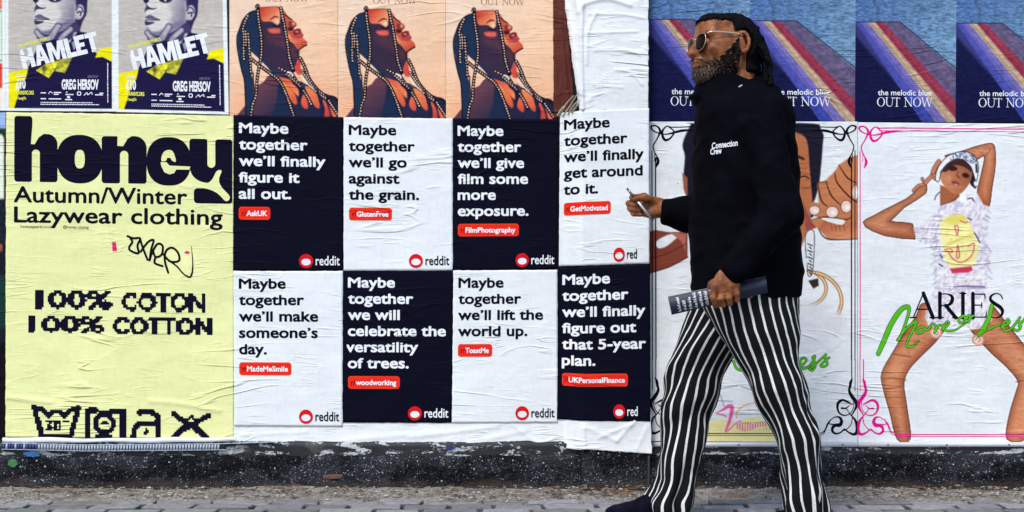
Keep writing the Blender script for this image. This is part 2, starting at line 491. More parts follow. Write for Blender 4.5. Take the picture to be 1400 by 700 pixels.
# ------------------------------------------------------------------ ground
def gravel_mat():
    m, nt, p = new_mat('sandy_grit')
    v = scaled_pos(nt, (1, 1, 1))
    n1 = noise(nt, v, 9, 5, 0.65); n2 = noise(nt, v, 120, 4, 0.7)
    c = mix_rgb(nt, map_range(nt, n1, 0.35, 0.65), (0.24, 0.20, 0.155), (0.42, 0.38, 0.33))
    c = mix_rgb(nt, map_range(nt, n2, 0.50, 0.66), c, (0.06, 0.05, 0.042))
    c = mix_rgb(nt, map_range(nt, noise(nt, v, 55, 3), 0.62, 0.7), c, (0.5, 0.48, 0.44))
    c = mix_rgb(nt, map_range(nt, noise(nt, v, 3.2, 3), 0.6, 0.72), c, (0.28, 0.14, 0.07))
    nt.links.new(c, p.inputs['Base Color']); p.inputs['Roughness'].default_value = 0.95
    b = N(nt, 'ShaderNodeBump'); b.inputs['Strength'].default_value = 0.9; b.inputs['Distance'].default_value = 0.012
    nt.links.new(n2, b.inputs['Height']); nt.links.new(b.outputs[0], p.inputs['Normal'])
    return m
def sett_mat():
    m, nt, p = new_mat('grey_setts')
    v = scaled_pos(nt, (1, 1, 1)); oi = N(nt, 'ShaderNodeVertexColor'); oi.layer_name = 'tone'
    n1 = noise(nt, v, 24, 7, 0.75); n2 = noise(nt, v, 190, 4, 0.75)
    c = mix_rgb(nt, map_range(nt, n1, 0.30, 0.72), (0.19, 0.186, 0.185), (0.36, 0.35, 0.335))
    c = mix_rgb(nt, map_range(nt, n2, 0.62, 0.74, 0, .6), c, (0.42, 0.4, 0.37))
    c = mix_rgb(nt, map_range(nt, n2, 0.26, 0.38, .7, 0), c, (0.05, 0.05, 0.052))
    c = mix_rgb(nt, map_range(nt, noise(nt, v, 5, 4), 0.56, 0.7, 0, 0.6), c, (0.33, 0.28, 0.22))
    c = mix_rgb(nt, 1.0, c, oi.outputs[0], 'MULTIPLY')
    nt.links.new(c, p.inputs['Base Color']); p.inputs['Roughness'].default_value = 0.75
    b = N(nt, 'ShaderNodeBump'); b.inputs['Strength'].default_value = 0.8; b.inputs['Distance'].default_value = 0.012
    nt.links.new(math_node(nt, 'MULTIPLY_ADD', n2, .35, n1), b.inputs['Height']); nt.links.new(b.outputs[0], p.inputs['Normal'])
    return m
def plain(name, rgb, rough=0.6, metal=0.0, bump=0.0, bscale=60, var=0.25):
    m, nt, p = new_mat(name)
    v = scaled_pos(nt, (1, 1, 1)); n1 = noise(nt, v, bscale * 0.2, 4, 0.6)
    c = mix_rgb(nt, n1, tuple(np.array(rgb) * (1 - var)), tuple(np.minimum(np.array(rgb) * (1 + var), 0.9)))
    nt.links.new(c, p.inputs['Base Color']); p.inputs['Roughness'].default_value = rough; p.inputs['Metallic'].default_value = metal
    if bump:
        b = N(nt, 'ShaderNodeBump'); b.inputs['Strength'].default_value = 0.7; b.inputs['Distance'].default_value = bump
        nt.links.new(noise(nt, v, bscale, 3), b.inputs['Height']); nt.links.new(b.outputs[0], p.inputs['Normal'])
    return m
def asphalt_mat():
    m, nt, p = new_mat('dark_ground')
    v = scaled_pos(nt, (1, 1, 1))
    c = mix_rgb(nt, noise(nt, v, 6, 5, 0.7), (0.05, 0.048, 0.045), (0.13, 0.12, 0.11))
    nt.links.new(c, p.inputs['Base Color']); p.inputs['Roughness'].default_value = 0.9
    return m
M_GRIT, M_SETT, M_ASPH = gravel_mat(), sett_mat(), asphalt_mat()
# one sheet to the horizon
gx = 140
o = link_mesh('ground', [(-gx, -gx, -0.03), (gx, -gx, -0.03), (gx, gx, -0.03), (-gx, gx, -0.03)], [(0, 1, 2, 3)], M_ASPH); tag(o, kind='structure')
# sandy bedding strip against the hoarding, rough
xs = np.linspace(-4.2, 4.2, 520); ys = np.linspace(-0.36, 0.10, 46)
X, Y = np.meshgrid(xs, ys)
edge = np.clip((Y + 0.34) / 0.34, 0, 1)
Z = -0.012 + 0.020 * edge + 0.016 * (fbm(X * 14, Y * 20, 5, 4) - 0.5) + 0.03 * edge * (fbm(X * 2.2, Y * 4, 8, 3) - 0.5)
I = np.arange(X.size).reshape(X.shape)
F = np.stack([I[:-1, :-1], I[:-1, 1:], I[1:, 1:], I[1:, :-1]], -1).reshape(-1, 4)
o = link_mesh('gravel_verge', np.stack([X, Y, Z], -1).reshape(-1, 3), F, M_GRIT, smooth=True); tag(o, kind='structure')
# loose grit and stones on it
V, Fc, n = [], [], 0
for i in range(2600):
    x = rng.uniform(-2.6, 2.6); y = -0.36 + 0.32 * rng.random() ** 0.8; r = 0.0025 + 0.0065 * rng.random() ** 3
    q = np.array([(1, 0, 0), (0, 1, 0), (-1, 0, 0), (0, -1, 0), (0, 0, .8), (0, 0, -.6)]) * (1 + 0.5 * (rng.random((6, 3)) - 0.5))
    a = rng.uniform(0, 6.3); c_, s_ = math.cos(a), math.sin(a)
    q = q @ np.array([(c_, s_, 0), (-s_, c_, 0), (0, 0, 1)]) * r * np.array((1.4, 1, 0.8)) + (x, y, 0.002 + 0.02 * max(0, (y + 0.34) / 0.34) * 0.6)
    V.append(q); Fc += [tuple(n + k for k in f) for f in ((0, 1, 4), (1, 2, 4), (2, 3, 4), (3, 0, 4), (1, 0, 5), (2, 1, 5), (3, 2, 5), (0, 3, 5))]; n += 6
def pebble_mat():
    m, nt, p = new_mat('loose_stones')
    c = mix_rgb(nt, map_range(nt, noise(nt, scaled_pos(nt, (1, 1, 1)), 40, 2), 0.4, 0.6), (0.10, 0.085, 0.07), (0.40, 0.36, 0.31))
    nt.links.new(c, p.inputs['Base Color']); p.inputs['Roughness'].default_value = 0.9
    return m
o = link_mesh('loose_grit', np.concatenate(V), Fc, pebble_mat()); tag(o, kind='stuff')
# dead leaves and scraps blown against the plinth
def leaf_mat():
    m, nt, p = new_mat('dead_leaves')
    c = mix_rgb(nt, map_range(nt, noise(nt, scaled_pos(nt, (1, 1, 1)), 18, 2), 0.4, 0.6), (0.10, 0.05, 0.028), (0.24, 0.17, 0.10))
    nt.links.new(c, p.inputs['Base Color']); p.inputs['Roughness'].default_value = 0.8
    return m
V, Fc, n = [], [], 0
for i in range(260):
    cx = rng.choice([-0.98, 0.42, 0.20, 1.35, -0.35, 1.62, -1.62]); x = cx + rng.normal() * 0.16; y = -0.10 - abs(rng.normal()) * 0.09
    r = 0.006 + 0.012 * rng.random(); a = rng.uniform(0, 6.3); c_, s_ = math.cos(a), math.sin(a)
    q = np.array([(-1.4, 0, 0), (-0.4, -.6, .3), (0.5, -.5, .2), (1.4, 0, 0.1), (.5, .5, .35), (-.4, .6, .1)]) * (1 + .4 * (rng.random((6, 3)) - .5))
    q = q @ np.array([(c_, s_, 0), (-s_, c_, 0), (0, 0, 1)]) * r + (x, y, 0.016 + 0.01 * rng.random())
    V.append(q); Fc.append(tuple(range(n, n + 6))); n += 6
o = link_mesh('leaf_litter', np.concatenate(V), Fc, leaf_mat()); tag(o, kind='stuff')
# granite setts, laid in running rows parallel to the wall
V, Fc, T, n = [], [], [], 0
y = -0.30; row = 0
while y > -3.4:
    d = 0.098 + 0.014 * rng.random()
    x = -4.0 - rng.random() * 0.2
    while x < 4.0:
        L = 0.15 + 0.075 * rng.random(); g = 0.0065
        zz = -0.004 + 0.007 * rng.random(); tx, ty = rng.normal(size=2) * 0.012
        j = rng.normal(size=(4, 2)) * 0.004
        sk = 0.0
        c4 = np.array([(x + g, y - d + g), (x + L - g, y - d + g), (x + L - g, y - g), (x + g, y - g)]) + j
        m = c4.mean(0)
        def ring(s, z):
            q = m + (c4 - m) * s
            return [(a, b, z + (a - m[0]) * tx + (b - m[1]) * ty) for a, b in q]
        V += ring(1.0, -0.04) + ring(1.0, zz - 0.006) + ring(0.975, zz - 0.0015) + ring(0.93, zz)
        for k in range(3):
            for e in range(4):
                Fc.append((n + 4 * k + e, n + 4 * k + (e + 1) % 4, n + 4 * k + 4 + (e + 1) % 4, n + 4 * k + 4 + e))
        Fc.append((n + 12, n + 13, n + 14, n + 15)); n += 16
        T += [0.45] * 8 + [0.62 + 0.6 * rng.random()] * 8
        x += L
    y -= d; row += 1
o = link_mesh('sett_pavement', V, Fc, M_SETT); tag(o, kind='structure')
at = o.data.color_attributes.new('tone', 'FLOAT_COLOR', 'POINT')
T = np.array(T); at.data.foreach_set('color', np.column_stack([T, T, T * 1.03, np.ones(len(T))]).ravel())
o = link_mesh('joint_sand', [(-4.2, -3.4, -0.016), (4.2, -3.4, -0.016), (4.2, -0.30, -0.016), (-4.2, -0.30, -0.016)], [(0, 1, 2, 3)], plain('joint_dirt', (0.022, 0.02, 0.018), .95)); tag(o, kind='structure')

# ------------------------------------------------------------------ hoarding: boards, plinth, pier, ledge
def board_mat():
    m, nt, p = new_mat('painted_board')
    n1 = noise(nt, scaled_pos(nt, (3, 3, 3)), 2, 5, 0.6)
    c = mix_rgb(nt, n1, (0.012, 0.012, 0.016), (0.05, 0.048, 0.05))
    nt.links.new(c, p.inputs['Base Color']); p.inputs['Roughness'].default_value = 0.7
    return m
def pebbledash_mat():
    m, nt, p = new_mat('black_pebbledash')
    v = scaled_pos(nt, (1, 1, 1))
    def chips(scale, th0, th1, r0, r1):
        vo = N(nt, 'ShaderNodeTexVoronoi'); vo.inputs['Scale'].default_value = scale; vo.inputs['Randomness'].default_value = 1.0
        wv = N(nt, 'ShaderNodeTexNoise'); wv.inputs['Scale'].default_value = scale * 1.6; nt.links.new(v, wv.inputs['Vector'])
        ad = N(nt, 'ShaderNodeVectorMath', operation='MULTIPLY_ADD'); nt.links.new(wv.outputs['Color'], ad.inputs[0]); ad.inputs[1].default_value = (1.1 / scale,) * 3; nt.links.new(v, ad.inputs[2]); nt.links.new(ad.outputs[0], vo.inputs['Vector'])
        hue = N(nt, 'ShaderNodeSeparateColor'); nt.links.new(vo.outputs['Color'], hue.inputs[0])
        sel = math_node(nt, 'GREATER_THAN', hue.outputs[0], map_range(nt, n1, 0.3, 0.7, th0, th1, False))
        rad = math_node(nt, 'MULTIPLY_ADD', hue.outputs[2], r1 - r0, r0)
        core = math_node(nt, 'LESS_THAN', vo.outputs['Distance'], rad)
        return math_node(nt, 'MULTIPLY', sel, core), hue.outputs[1], vo.outputs['Distance']
    n1 = noise(nt, v, 5, 5, 0.65); n2 = noise(nt, v, 240, 2, 0.6)
    n0 = noise(nt, scaled_pos(nt, (1.6, 1.6, 4.5)), 2.2, 4, 0.6); n1 = map_range(nt, math_node(nt, 'MULTIPLY_ADD', n0, .65, math_node(nt, 'MULTIPLY', n1, .35)), .38, .62, .28, .72)
    p1, h1, d1 = chips(125, 0.985, 0.86, 0.12, 0.48); p2, h2, d2 = chips(230, 0.96, 0.70, 0.15, 0.5)
    vo = None
    base = mix_rgb(nt, map_range(nt, n1, 0.35, 0.7), (0.002, 0.002, 0.0035), (0.024, 0.025, 0.032))
    base = mix_rgb(nt, map_range(nt, n2, 0.54, 0.7, 0, 0.7), base, (0.06, 0.06, 0.066))
    base = mix_rgb(nt, map_range(nt, noise(nt, v, 34, 5, .7), .54, .66, 0, .8), base, (0.05, 0.05, 0.055))
    stone = mix_rgb(nt, h1, (0.10, 0.10, 0.11), (0.62, 0.62, 0.64)); stone2 = mix_rgb(nt, h2, (0.07, 0.07, 0.08), (0.45, 0.45, 0.47))
    c = mix_rgb(nt, p2, base, stone2); c = mix_rgb(nt, p1, c, stone)
    sp = N(nt, 'ShaderNodeSeparateXYZ'); nt.links.new(v, sp.inputs[0])
    low = map_range(nt, math_node(nt, 'MULTIPLY_ADD', noise(nt, v, 11, 4), 0.09, sp.outputs[2]), 0.095, 0.05, 0, 0.75)
    c = mix_rgb(nt, low, c, (0.06, 0.046, 0.036))
    nt.links.new(c, p.inputs['Base Color']); p.inputs['Roughness'].default_value = 0.8; p.inputs['Specular IOR Level'].default_value = 0.12
    h = math_node(nt, 'MULTIPLY_ADD', d1, -0.8, math_node(nt, 'MULTIPLY', n1, 1.4))
    b = N(nt, 'ShaderNodeBump'); b.inputs['Strength'].default_value = 0.8; b.inputs['Distance'].default_value = 0.008
    nt.links.new(h, b.inputs['Height']); nt.links.new(b.outputs[0], p.inputs['Normal'])
    return m
def flaked_mat():
    m, nt, p = new_mat('flaking_white_paint')
    v = scaled_pos(nt, (1, 1, 1))
    n1 = noise(nt, scaled_pos(nt, (2.3, 2.3, 9)), 3.0, 6, 0.72, 0.5); n2 = noise(nt, v, 90, 3, 0.7)
    f = map_range(nt, math_node(nt, 'MULTIPLY_ADD', n2, 0.25, n1), 0.665, 0.69)
    c = mix_rgb(nt, f, (0.006, 0.006, 0.008), (0.46, 0.46, 0.46))
    c = mix_rgb(nt, map_range(nt, noise(nt, v, 7, 3), 0.60, 0.66, 0, 0.55), c, (0.09, 0.08, 0.07))
    nt.links.new(c, p.inputs['Base Color']); p.inputs['Roughness'].default_value = 0.6
    b = N(nt, 'ShaderNodeBump'); b.inputs['Strength'].default_value = 0.9; b.inputs['Distance'].default_value = 0.003
    nt.links.new(f, b.inputs['Height']); nt.links.new(b.outputs[0], p.inputs['Normal'])
    return m
def box(x0, y0, z0, x1, y1, z1):
    v = [(x0, y0, z0), (x1, y0, z0), (x1, y1, z0), (x0, y1, z0), (x0, y0, z1), (x1, y0, z1), (x1, y1, z1), (x0, y1, z1)]
    return np.array(v, float), np.array([(0, 3, 2, 1), (4, 5, 6, 7), (0, 1, 5, 4), (1, 2, 6, 5), (2, 3, 7, 6), (3, 0, 4, 7)])
def boxes(lst):
    return join([box(*b) for b in lst])
M_BOARD, M_DASH, M_FLAKE = board_mat(), pebbledash_mat(), flaked_mat()
def wx(px): return (px - 700) / PXM
def wz(py): return (668 - py) / PXM
hoard = empty('hoarding', (0, 0.02, 0.0))
tag(hoard, 'long dark street hoarding pasted all over with posters', 'hoarding')
v, f = boxes([(wx(-420) + i * 1.215, 0.0, 0.135, wx(-420) + (i + 1) * 1.215 - 0.003, 0.018, 2.75) for i in range(6)])
link_mesh('board', v, f, M_BOARD, hoard)
v, f = boxes([(wx(797), -0.052, 0.135, wx(886), -0.002, 2.75)])
link_mesh('pier_casing', v, f, M_BOARD, hoard)
v, f = boxes([(wx(-420), -0.006, 2.75, wx(1680), 0.03, 2.80)])
link_mesh('capping', v, f, M_BOARD, hoard)
v, f = boxes([(wx(-420) + 0.6 * i, 0.02, 0.0, wx(-420) + 0.6 * i + 0.07, 0.09, 2.75) for i in range(11)])
link_mesh('post', v, f, plain('rough_timber', (0.16, 0.11, 0.07), 0.8), hoard)
# plinth: rough cast strip below, with real relief
def rough_block(name, x0, x1, z0, z1, yf, mat, parent=None, amp=0.006, seed=0, dx=0.012, depth=0.06, rnd=0.010):
    nx = int((x1 - x0) / dx) + 2; nz = int((z1 - z0) / dx) + 2
    u = np.linspace(x0, x1, nx); w = np.linspace(z0, z1, nz)
    X, Z = np.meshgrid(u, w)
    e = np.minimum.reduce([X - x0, x1 - X, z1 - Z]); e = np.clip(e / rnd, 0, 1)
    Yv = yf - amp * (fbm(X * 26, Z * 30, seed, 4) - 0.5) * 2 - amp * 1.3 * (fbm(X * 3.2, Z * 5, seed + 4, 3) - 0.5) * 2 + (1 - np.sqrt(1 - (1 - e) ** 2)) * rnd
    Z2 = Z + (Z == z1) * 0.010 * (fbm(X * 20, X * 0, seed + 2, 3) - 0.5)
    P = np.stack([X, Yv, Z2], -1).reshape(-1, 3)
    I = np.arange(X.size).reshape(X.shape)
    F = [np.stack([I[:-1, :-1], I[:-1, 1:], I[1:, 1:], I[1:, :-1]], -1).reshape(-1, 4)]
    V = [P]; k = len(P)
    for a in (I[-1], I[:, 0][::-1], I[:, -1]):
        Bk = P[a].copy(); Bk[:, 1] = yf + depth
        V.append(Bk); q = np.arange(len(a)) + k; k += len(a)
        F.append(np.stack([a[:-1], a[1:], q[1:], q[:-1]], -1))
    return link_mesh(name, np.concatenate(V), np.concatenate(F), mat, parent, smooth=True)
pl = empty('pebbledash_plinth', (0, -0.02, 0)); tag(pl, 'low black pebbledash plinth wall with pale chips under the posters', 'plinth')
rough_block('plinth_course', wx(-420), wx(793), -0.03, wz(622), -0.028, M_DASH, pl, seed=1)
rough_block('plinth_course', wx(889), wx(1680), -0.03, wz(620), -0.024, M_DASH, pl, seed=5)
rough_block('pier_base', wx(794), wx(884), -0.03, wz(611), -0.062, M_DASH, pl, seed=9, amp=0.008, depth=0.1)
# exposed red bricks and bare patches where the render fell off
M_BRICK = plain('bare_brick', (0.11, 0.052, 0.034), 0.95, bump=0.004, bscale=120)
for (a, b, c, d) in ((441, 646, 470, 653), (397, 650, 414, 668)):
    rough_block('exposed_brick', wx(a), wx(c), wz(d), wz(b), -0.0300, M_BRICK, pl, amp=0.007, seed=a, dx=0.006, depth=0.03)
# painted ledge between posters and plinth
lg = empty('painted_ledge', (0, 0, wz(622))); tag(lg, 'flaking black and white painted ledge between posters and plinth', 'ledge')
rough_block('ledge_board', wx(-420), wx(794), wz(623), wz(603), -0.016, M_FLAKE, lg, amp=0.003, seed=21)
rough_block('ledge_board', wx(888), wx(1680), wz(621), wz(606), -0.014, M_FLAKE, lg, amp=0.003, seed=23)
# green paint dab and a blue drip on the plinth
def dab(name, cx, cy, rx, ry, rgb, off, lab, cat, seed, mat=None):
    f = Field(cx - rx - 3, cy - ry - 3, cx + rx + 3, cy + ry + 3, 0.7)
    f.d = sd_ell(f.X, f.Y, cx, cy, rx, ry) + 3.4 * (fbm(f.X / 2.4, f.Y / 2.4, seed, 3) - 0.45)
    v, t = f.mesh()
    P = W(v[:, 0], v[:, 1], off); P[:, 1] -= 0.003 * fbm(v[:, 0], v[:, 1], seed, 2)
    o = link_mesh(name, P, t[:, ::-1].copy(), mat or plain(name + '_paint', tuple(np.array(rgb) * .55), 0.6, var=.7, bscale=300), smooth=True)
    tag(o, lab, cat); rehome(o, P.mean(0)); return o
dab('paint_splash', 22.5, 631, 6.5, 5.5, (0.06, 0.32, 0.07), 0.046, 'splash of green paint on the black plinth at far left', 'paint mark', 3)
dab('paint_splash', 47, 619.5, 11, 4.5, (0.04, 0.20, 0.52), 0.030, 'flaky patch of bright blue paint on the ledge at far left', 'paint mark', 5)
dab('paper_scrap', 617, 611.5, 8, 2.6, (0.03, 0.04, 0.30), 0.028, 'torn scrap of dark blue paper stuck on the ledge under white sheet', 'scrap', 8)
# metal trim rail under the right-hand posters
M_RAIL = plain('dull_white_metal', (0.62, 0.62, 0.63), 0.45, 0.0, 0.001, 90, 0.12)
for a, b, lab in ((889, 1171.5, 'white metal trim strip under the black bordered poster'), (1172.5, 1600, 'white metal trim strip under the pink bordered poster')):
    tr = empty('trim_strip', (wx((a + b) / 2), 0, wz(609))); tag(tr, lab, 'trim strip', 'white trim strips under the posters')
    v, f = boxes([(wx(a), -0.021, wz(610), wx(b), -0.0005, wz(604.2))]); link_mesh('strip', v, f, M_RAIL, tr)
    M_SC = plain('screw_metal', (0.05, 0.05, 0.055), 0.4, 0.5)
    for sx in (a + 40, a + 120, a + 205, a + 262):
        bm = bmesh.new(); bmesh.ops.create_cone(bm, cap_ends=True, segments=10, radius1=0.0035, radius2=0.0026, depth=0.003)
        bm.transform(Matrix.Translation((wx(sx), -0.0224, wz(607.3))) @ Matrix.Rotation(R(90), 4, 'X'))
        me = bpy.data.meshes.new('screw'); bm.to_mesh(me); bm.free(); me.materials.append(M_SC)
        so = bpy.data.objects.new('screw', me); COL.objects.link(so); so.parent = tr; so.location = -Vector(tr.location)
# fluted plastic sheet edge below the yellow poster
M_FL = plain('fluted_plastic', (0.40, 0.46, 0.52), 0.4, 0, 0, 60, 0.2); M_FLB = plain('fluted_plastic_blue', (0.03, 0.05, 0.24), 0.4)
M_GAP = plain('fluting_gap', (0.01, 0.01, 0.014), 0.8)
fl = empty('fluted_strip', (wx(200), -0.03, wz(609))); tag(fl, 'strip of pale fluted plastic board showing edge-on under the yellow poster', 'plastic strip')
def strip_z(px): return np.interp(px, (8, 120, 300, 385), (608.5, 611.0, 609.5, 606.5))
def strip_poly(y0, y1, off0, off1, xa, xb):
    out = []
    k = np.linspace(xa, xb, 30)
    for a, b in zip(k[:-1], k[1:]):
        za, zb = strip_z(a), strip_z(b)
        v = np.concatenate([W([a, b], [za + y1, zb + y1], off0), W([b, a], [zb + y0, za + y0], off0), W([a, b], [za + y1, zb + y1], off1), W([b, a], [zb + y0, za + y0], off1)])
        out.append((v, np.array([(0, 1, 2, 3), (4, 7, 6, 5), (0, 4, 5, 1), (1, 5, 6, 2), (2, 6, 7, 3), (3, 7, 4, 0)])))
    return join(out)
v, f = strip_poly(-3.6, 4.2, 0.030, 0.018, 6, 310); link_mesh('core', v, f, M_GAP, fl)
v, f = join([strip_poly(-4.3, -3.4, 0.0345, 0.018, 6, 385), strip_poly(3.9, 4.8, 0.0345, 0.018, 6, 312)]); link_mesh('liner', v, f, M_FL, fl)
xx = 7.0
while xx < 300:
    z0 = strip_z(xx); w = 2.5
    q = np.concatenate([W([xx, xx + w], [z0 + 3.8, z0 + 3.8], 0.034), W([xx + w + .5, xx + .5], [z0 - 3.3, z0 - 3.3], 0.034), W([xx, xx + w], [z0 + 3.8, z0 + 3.8], 0.03), W([xx + w + .5, xx + .5], [z0 - 3.3, z0 - 3.3], 0.03)])
    link_mesh('flute', q, np.array([(0, 1, 2, 3), (0, 4, 5, 1), (1, 5, 6, 2), (2, 6, 7, 3), (3, 7, 4, 0)]), M_FLB if xx < 56 and int(xx / 3.6) % 3 else M_FL, fl)
    xx += 4.0
# ------------------------------------------------------------------ posters
def paper_rgb(name, r, g, b, **kw): return paper_mat(name, ink(r, g, b), **kw)
M_PRINT = paper_mat('printed_paper', None, 1.0)
M_WHITE = paper_rgb('white_paper', 224, 229, 243)
M_BLANK = paper_rgb('blank_white_paper', 226, 230, 242, amount=1.6)
M_CREAM = paper_rgb('pale_yellow_paper', 231, 234, 172, amount=1.15)
M_NAVY = paper_rgb('navy_paper', 9, 9, 29, rough=0.6)
I_BLACK = ink_mat('black_ink', 12, 12, 26); I_NAVY = ink_mat('navy_ink', 14, 11, 36)
I_WHITE = ink_mat('white_ink', 238, 240, 248); I_RED = ink_mat('red_ink', 226, 40, 28)
I_ORANGE = ink_mat('orange_ink', 234, 66, 30); I_DRED = ink_mat('crimson_ink', 208, 24, 34)
I_DKRED = ink_mat('dark_red_ink', 112, 8, 10); I_PINK = ink_mat('magenta_ink', 222, 20, 142)
I_GREEN = ink_mat('green_ink', 84, 180, 34); I_DGREEN = ink_mat('dark_green_ink', 16, 44, 18)
I_YEL = ink_mat('yellow_ink', 244, 232, 90); I_GREY = ink_mat('grey_ink', 120, 118, 140)
def rrect(x0, y0, x1, y1, r, step=0.8): return Field(x0 - 2, y0 - 2, x1 + 2, y1 + 2, step).rr(x0, y0, x1, y1, r).mesh()
def disc(cx, cy, rx, ry, n=2.0, step=0.6, rot=0.0): return Field(cx - rx - 2, cy - ry - 2, cx + rx + 2, cy + ry + 2, step).ell(cx, cy, rx, ry, n, rot=rot).mesh()

# ---- white backing sheets below the word posters, draped over the pier, with slack folds
def backing_fold(X, Y):
    h = 0.0
    for (ax, ay, bx, by, a, w) in ((560, 598, 680, 583, .004, 3), (640, 606, 720, 588, .004, 3.5), (818, 596, 862, 578, .005, 3), (800, 582, 842, 600, .005, 3.5),
                                   (842, 600, 866, 574, .006, 3), (330, 595, 420, 590, .003, 3), (470, 602, 600, 590, .004, 4), (797, 584, 800, 622, .006, 2.5), (700, 580, 740, 610, .003, 3), (868, 612, 884, 580, .004, 3)):
        d = sd_stroke(X, Y, [(ax, ay), (bx, by)], 0.0); h = h + a * np.exp(-(d / w) ** 2)
    h = h * .6
    return h + 0.006 * np.clip((Y - 585) / 30, 0, 1) ** 2 * (0.4 + fbm(X / 40, Y / 60, 31, 2))
bk = Sheet((320, 560, 797, 612), [(320, 560), (797, 560), (797, 613), (320, 603.5)], 0.0030, True, backing_fold)
bk.build('blank_sheet', M_BLANK, 1.6, ragged=0.8, seed=5); tag(bk.obj, 'long blank white sheet showing as a creased strip below the word posters', 'blank poster'); bk.home()
bk2 = Sheet((790, 560, 889, 618), [(786, 560), (888, 560), (889.5, 617.5), (786, 611)], 0.0045, True, backing_fold)
bk2.build('blank_sheet', M_BLANK, 1.4, ragged=0.8, seed=6); tag(bk2.obj, 'blank white sheet end wrapped over the pier below the 5-year plan poster', 'blank poster'); bk2.home()

# ---- tall blank sheet over the pier, top centre
def tall_fold(X, Y):
    h = 0.0
    for (pts, a, w) in ((((797, -20), (794, 60), (796, 152)), .008, 2.2), (((790, 20), (800, 8), (830, 2), (860, 10)), .006, 3), (((805, 22), (850, 23), (880, 28)), .003, 2),
                        (((800, 48), (840, 47), (870, 46)), .003, 1.8), (((812, 72), (850, 70), (874, 78)), .003, 1.8), (((840, 98), (862, 103), (876, 118)), .003, 2), (((776, 10), (784, 70), (792, 130)), .005, 3),
                        (((815, 20), (803, 45), (801, 90)), .004, 2.5), (((810, 118), (850, 122)), .002, 1.6), (((782, -10), (792, 30), (788, 80)), .004, 2.5)):
        h = h + a * np.exp(-(sd_stroke(X, Y, smooth_pts(pts, False, 4), 0.0) / w) ** 2)
    return h
bs = Sheet((770, -60, 885, 152), [(764, -60), (885, -60), (884.5, 150), (791, 154)], 0.0050, True, tall_fold)
bs.build('blank_sheet', M_BLANK, 1.3, ragged=1.2, seed=8); tag(bs.obj, 'tall blank white sheet creased over the pier beside the braided portraits', 'blank poster'); bs.home()

# ---- torn brown poster and curled paper strips next to it
def brown_fold(X, Y):
    return 0.006 * fbm(X / 4, Y / 22, 41, 3) + 0.005 * np.exp(-(sd_stroke(X, Y, [(766, 20), (775, 120)], 0) / 2.0) ** 2)
br = Sheet((756, -60, 800, 158), [(756, -60), (770, -60), (786, 154), (757, 162)], 0.0035, False, brown_fold)
br.build('torn_poster', paper_rgb('brown_paper', 92, 48, 44, rough=0.4, amount=1.8), 1.3, ragged=1.6, seed=12)
tag(br.obj, 'torn strip of glossy dark brown poster beside the third braided portrait', 'torn poster'); br.home()
M_STRAW = plain('shredded_paper', (0.42, 0.37, 0.28), 0.8, var=0.35)
for k, (a, b, c) in enumerate((((765, 158), (774, 143), (784, 132)), ((769, 160), (779, 146), (790, 128)), ((776, 158), (783, 147), (791, 138)), ((762, 159), (768, 149), (774, 144)), ((781, 156), (788, 146), (790, 137)))):
    p = smooth_pts([a, b, c], False, 6); t = np.linspace(0, 1, len(p))
    nrm = np.column_stack([-np.gradient(p[:, 1]), np.gradient(p[:, 0])]); nrm /= np.linalg.norm(nrm, axis=1)[:, None]
    hw = 1.5 * (1 - 0.6 * t)[:, None]
    off = 0.012 + pier(p[:, 0]) + 0.012 * np.sin(t * 3.1)
    L = W(p[:, 0] + nrm[:, 0] * hw[:, 0], p[:, 1] + nrm[:, 1] * hw[:, 0], off); Rr_ = W(p[:, 0] - nrm[:, 0] * hw[:, 0], p[:, 1] - nrm[:, 1] * hw[:, 0], off + 0.002)
    n = len(p); Vv = np.concatenate([L, Rr_, L + (0, .0008, 0), Rr_ + (0, .0008, 0)])
    i = np.arange(n - 1)
    Ff = np.concatenate([np.stack([i, i + n, i + n + 1, i + 1], -1), np.stack([i + 2 * n, i + 1 + 2 * n, i + n + 1 + 2 * n, i + n + 2 * n], -1), np.stack([i, i + 1, i + 1 + 2 * n, i + 2 * n], -1), np.stack([i + n, i + 3 * n, i + 1 + 3 * n, i + 1 + n], -1)])
    o = link_mesh('paper_shred', Vv, Ff, M_STRAW, smooth=True)
    tag(o, 'thin curled straw coloured paper shred poking out beside the brown strip', 'paper shred', 'paper shreds by the torn brown strip'); rehome(o, Vv.mean(0))

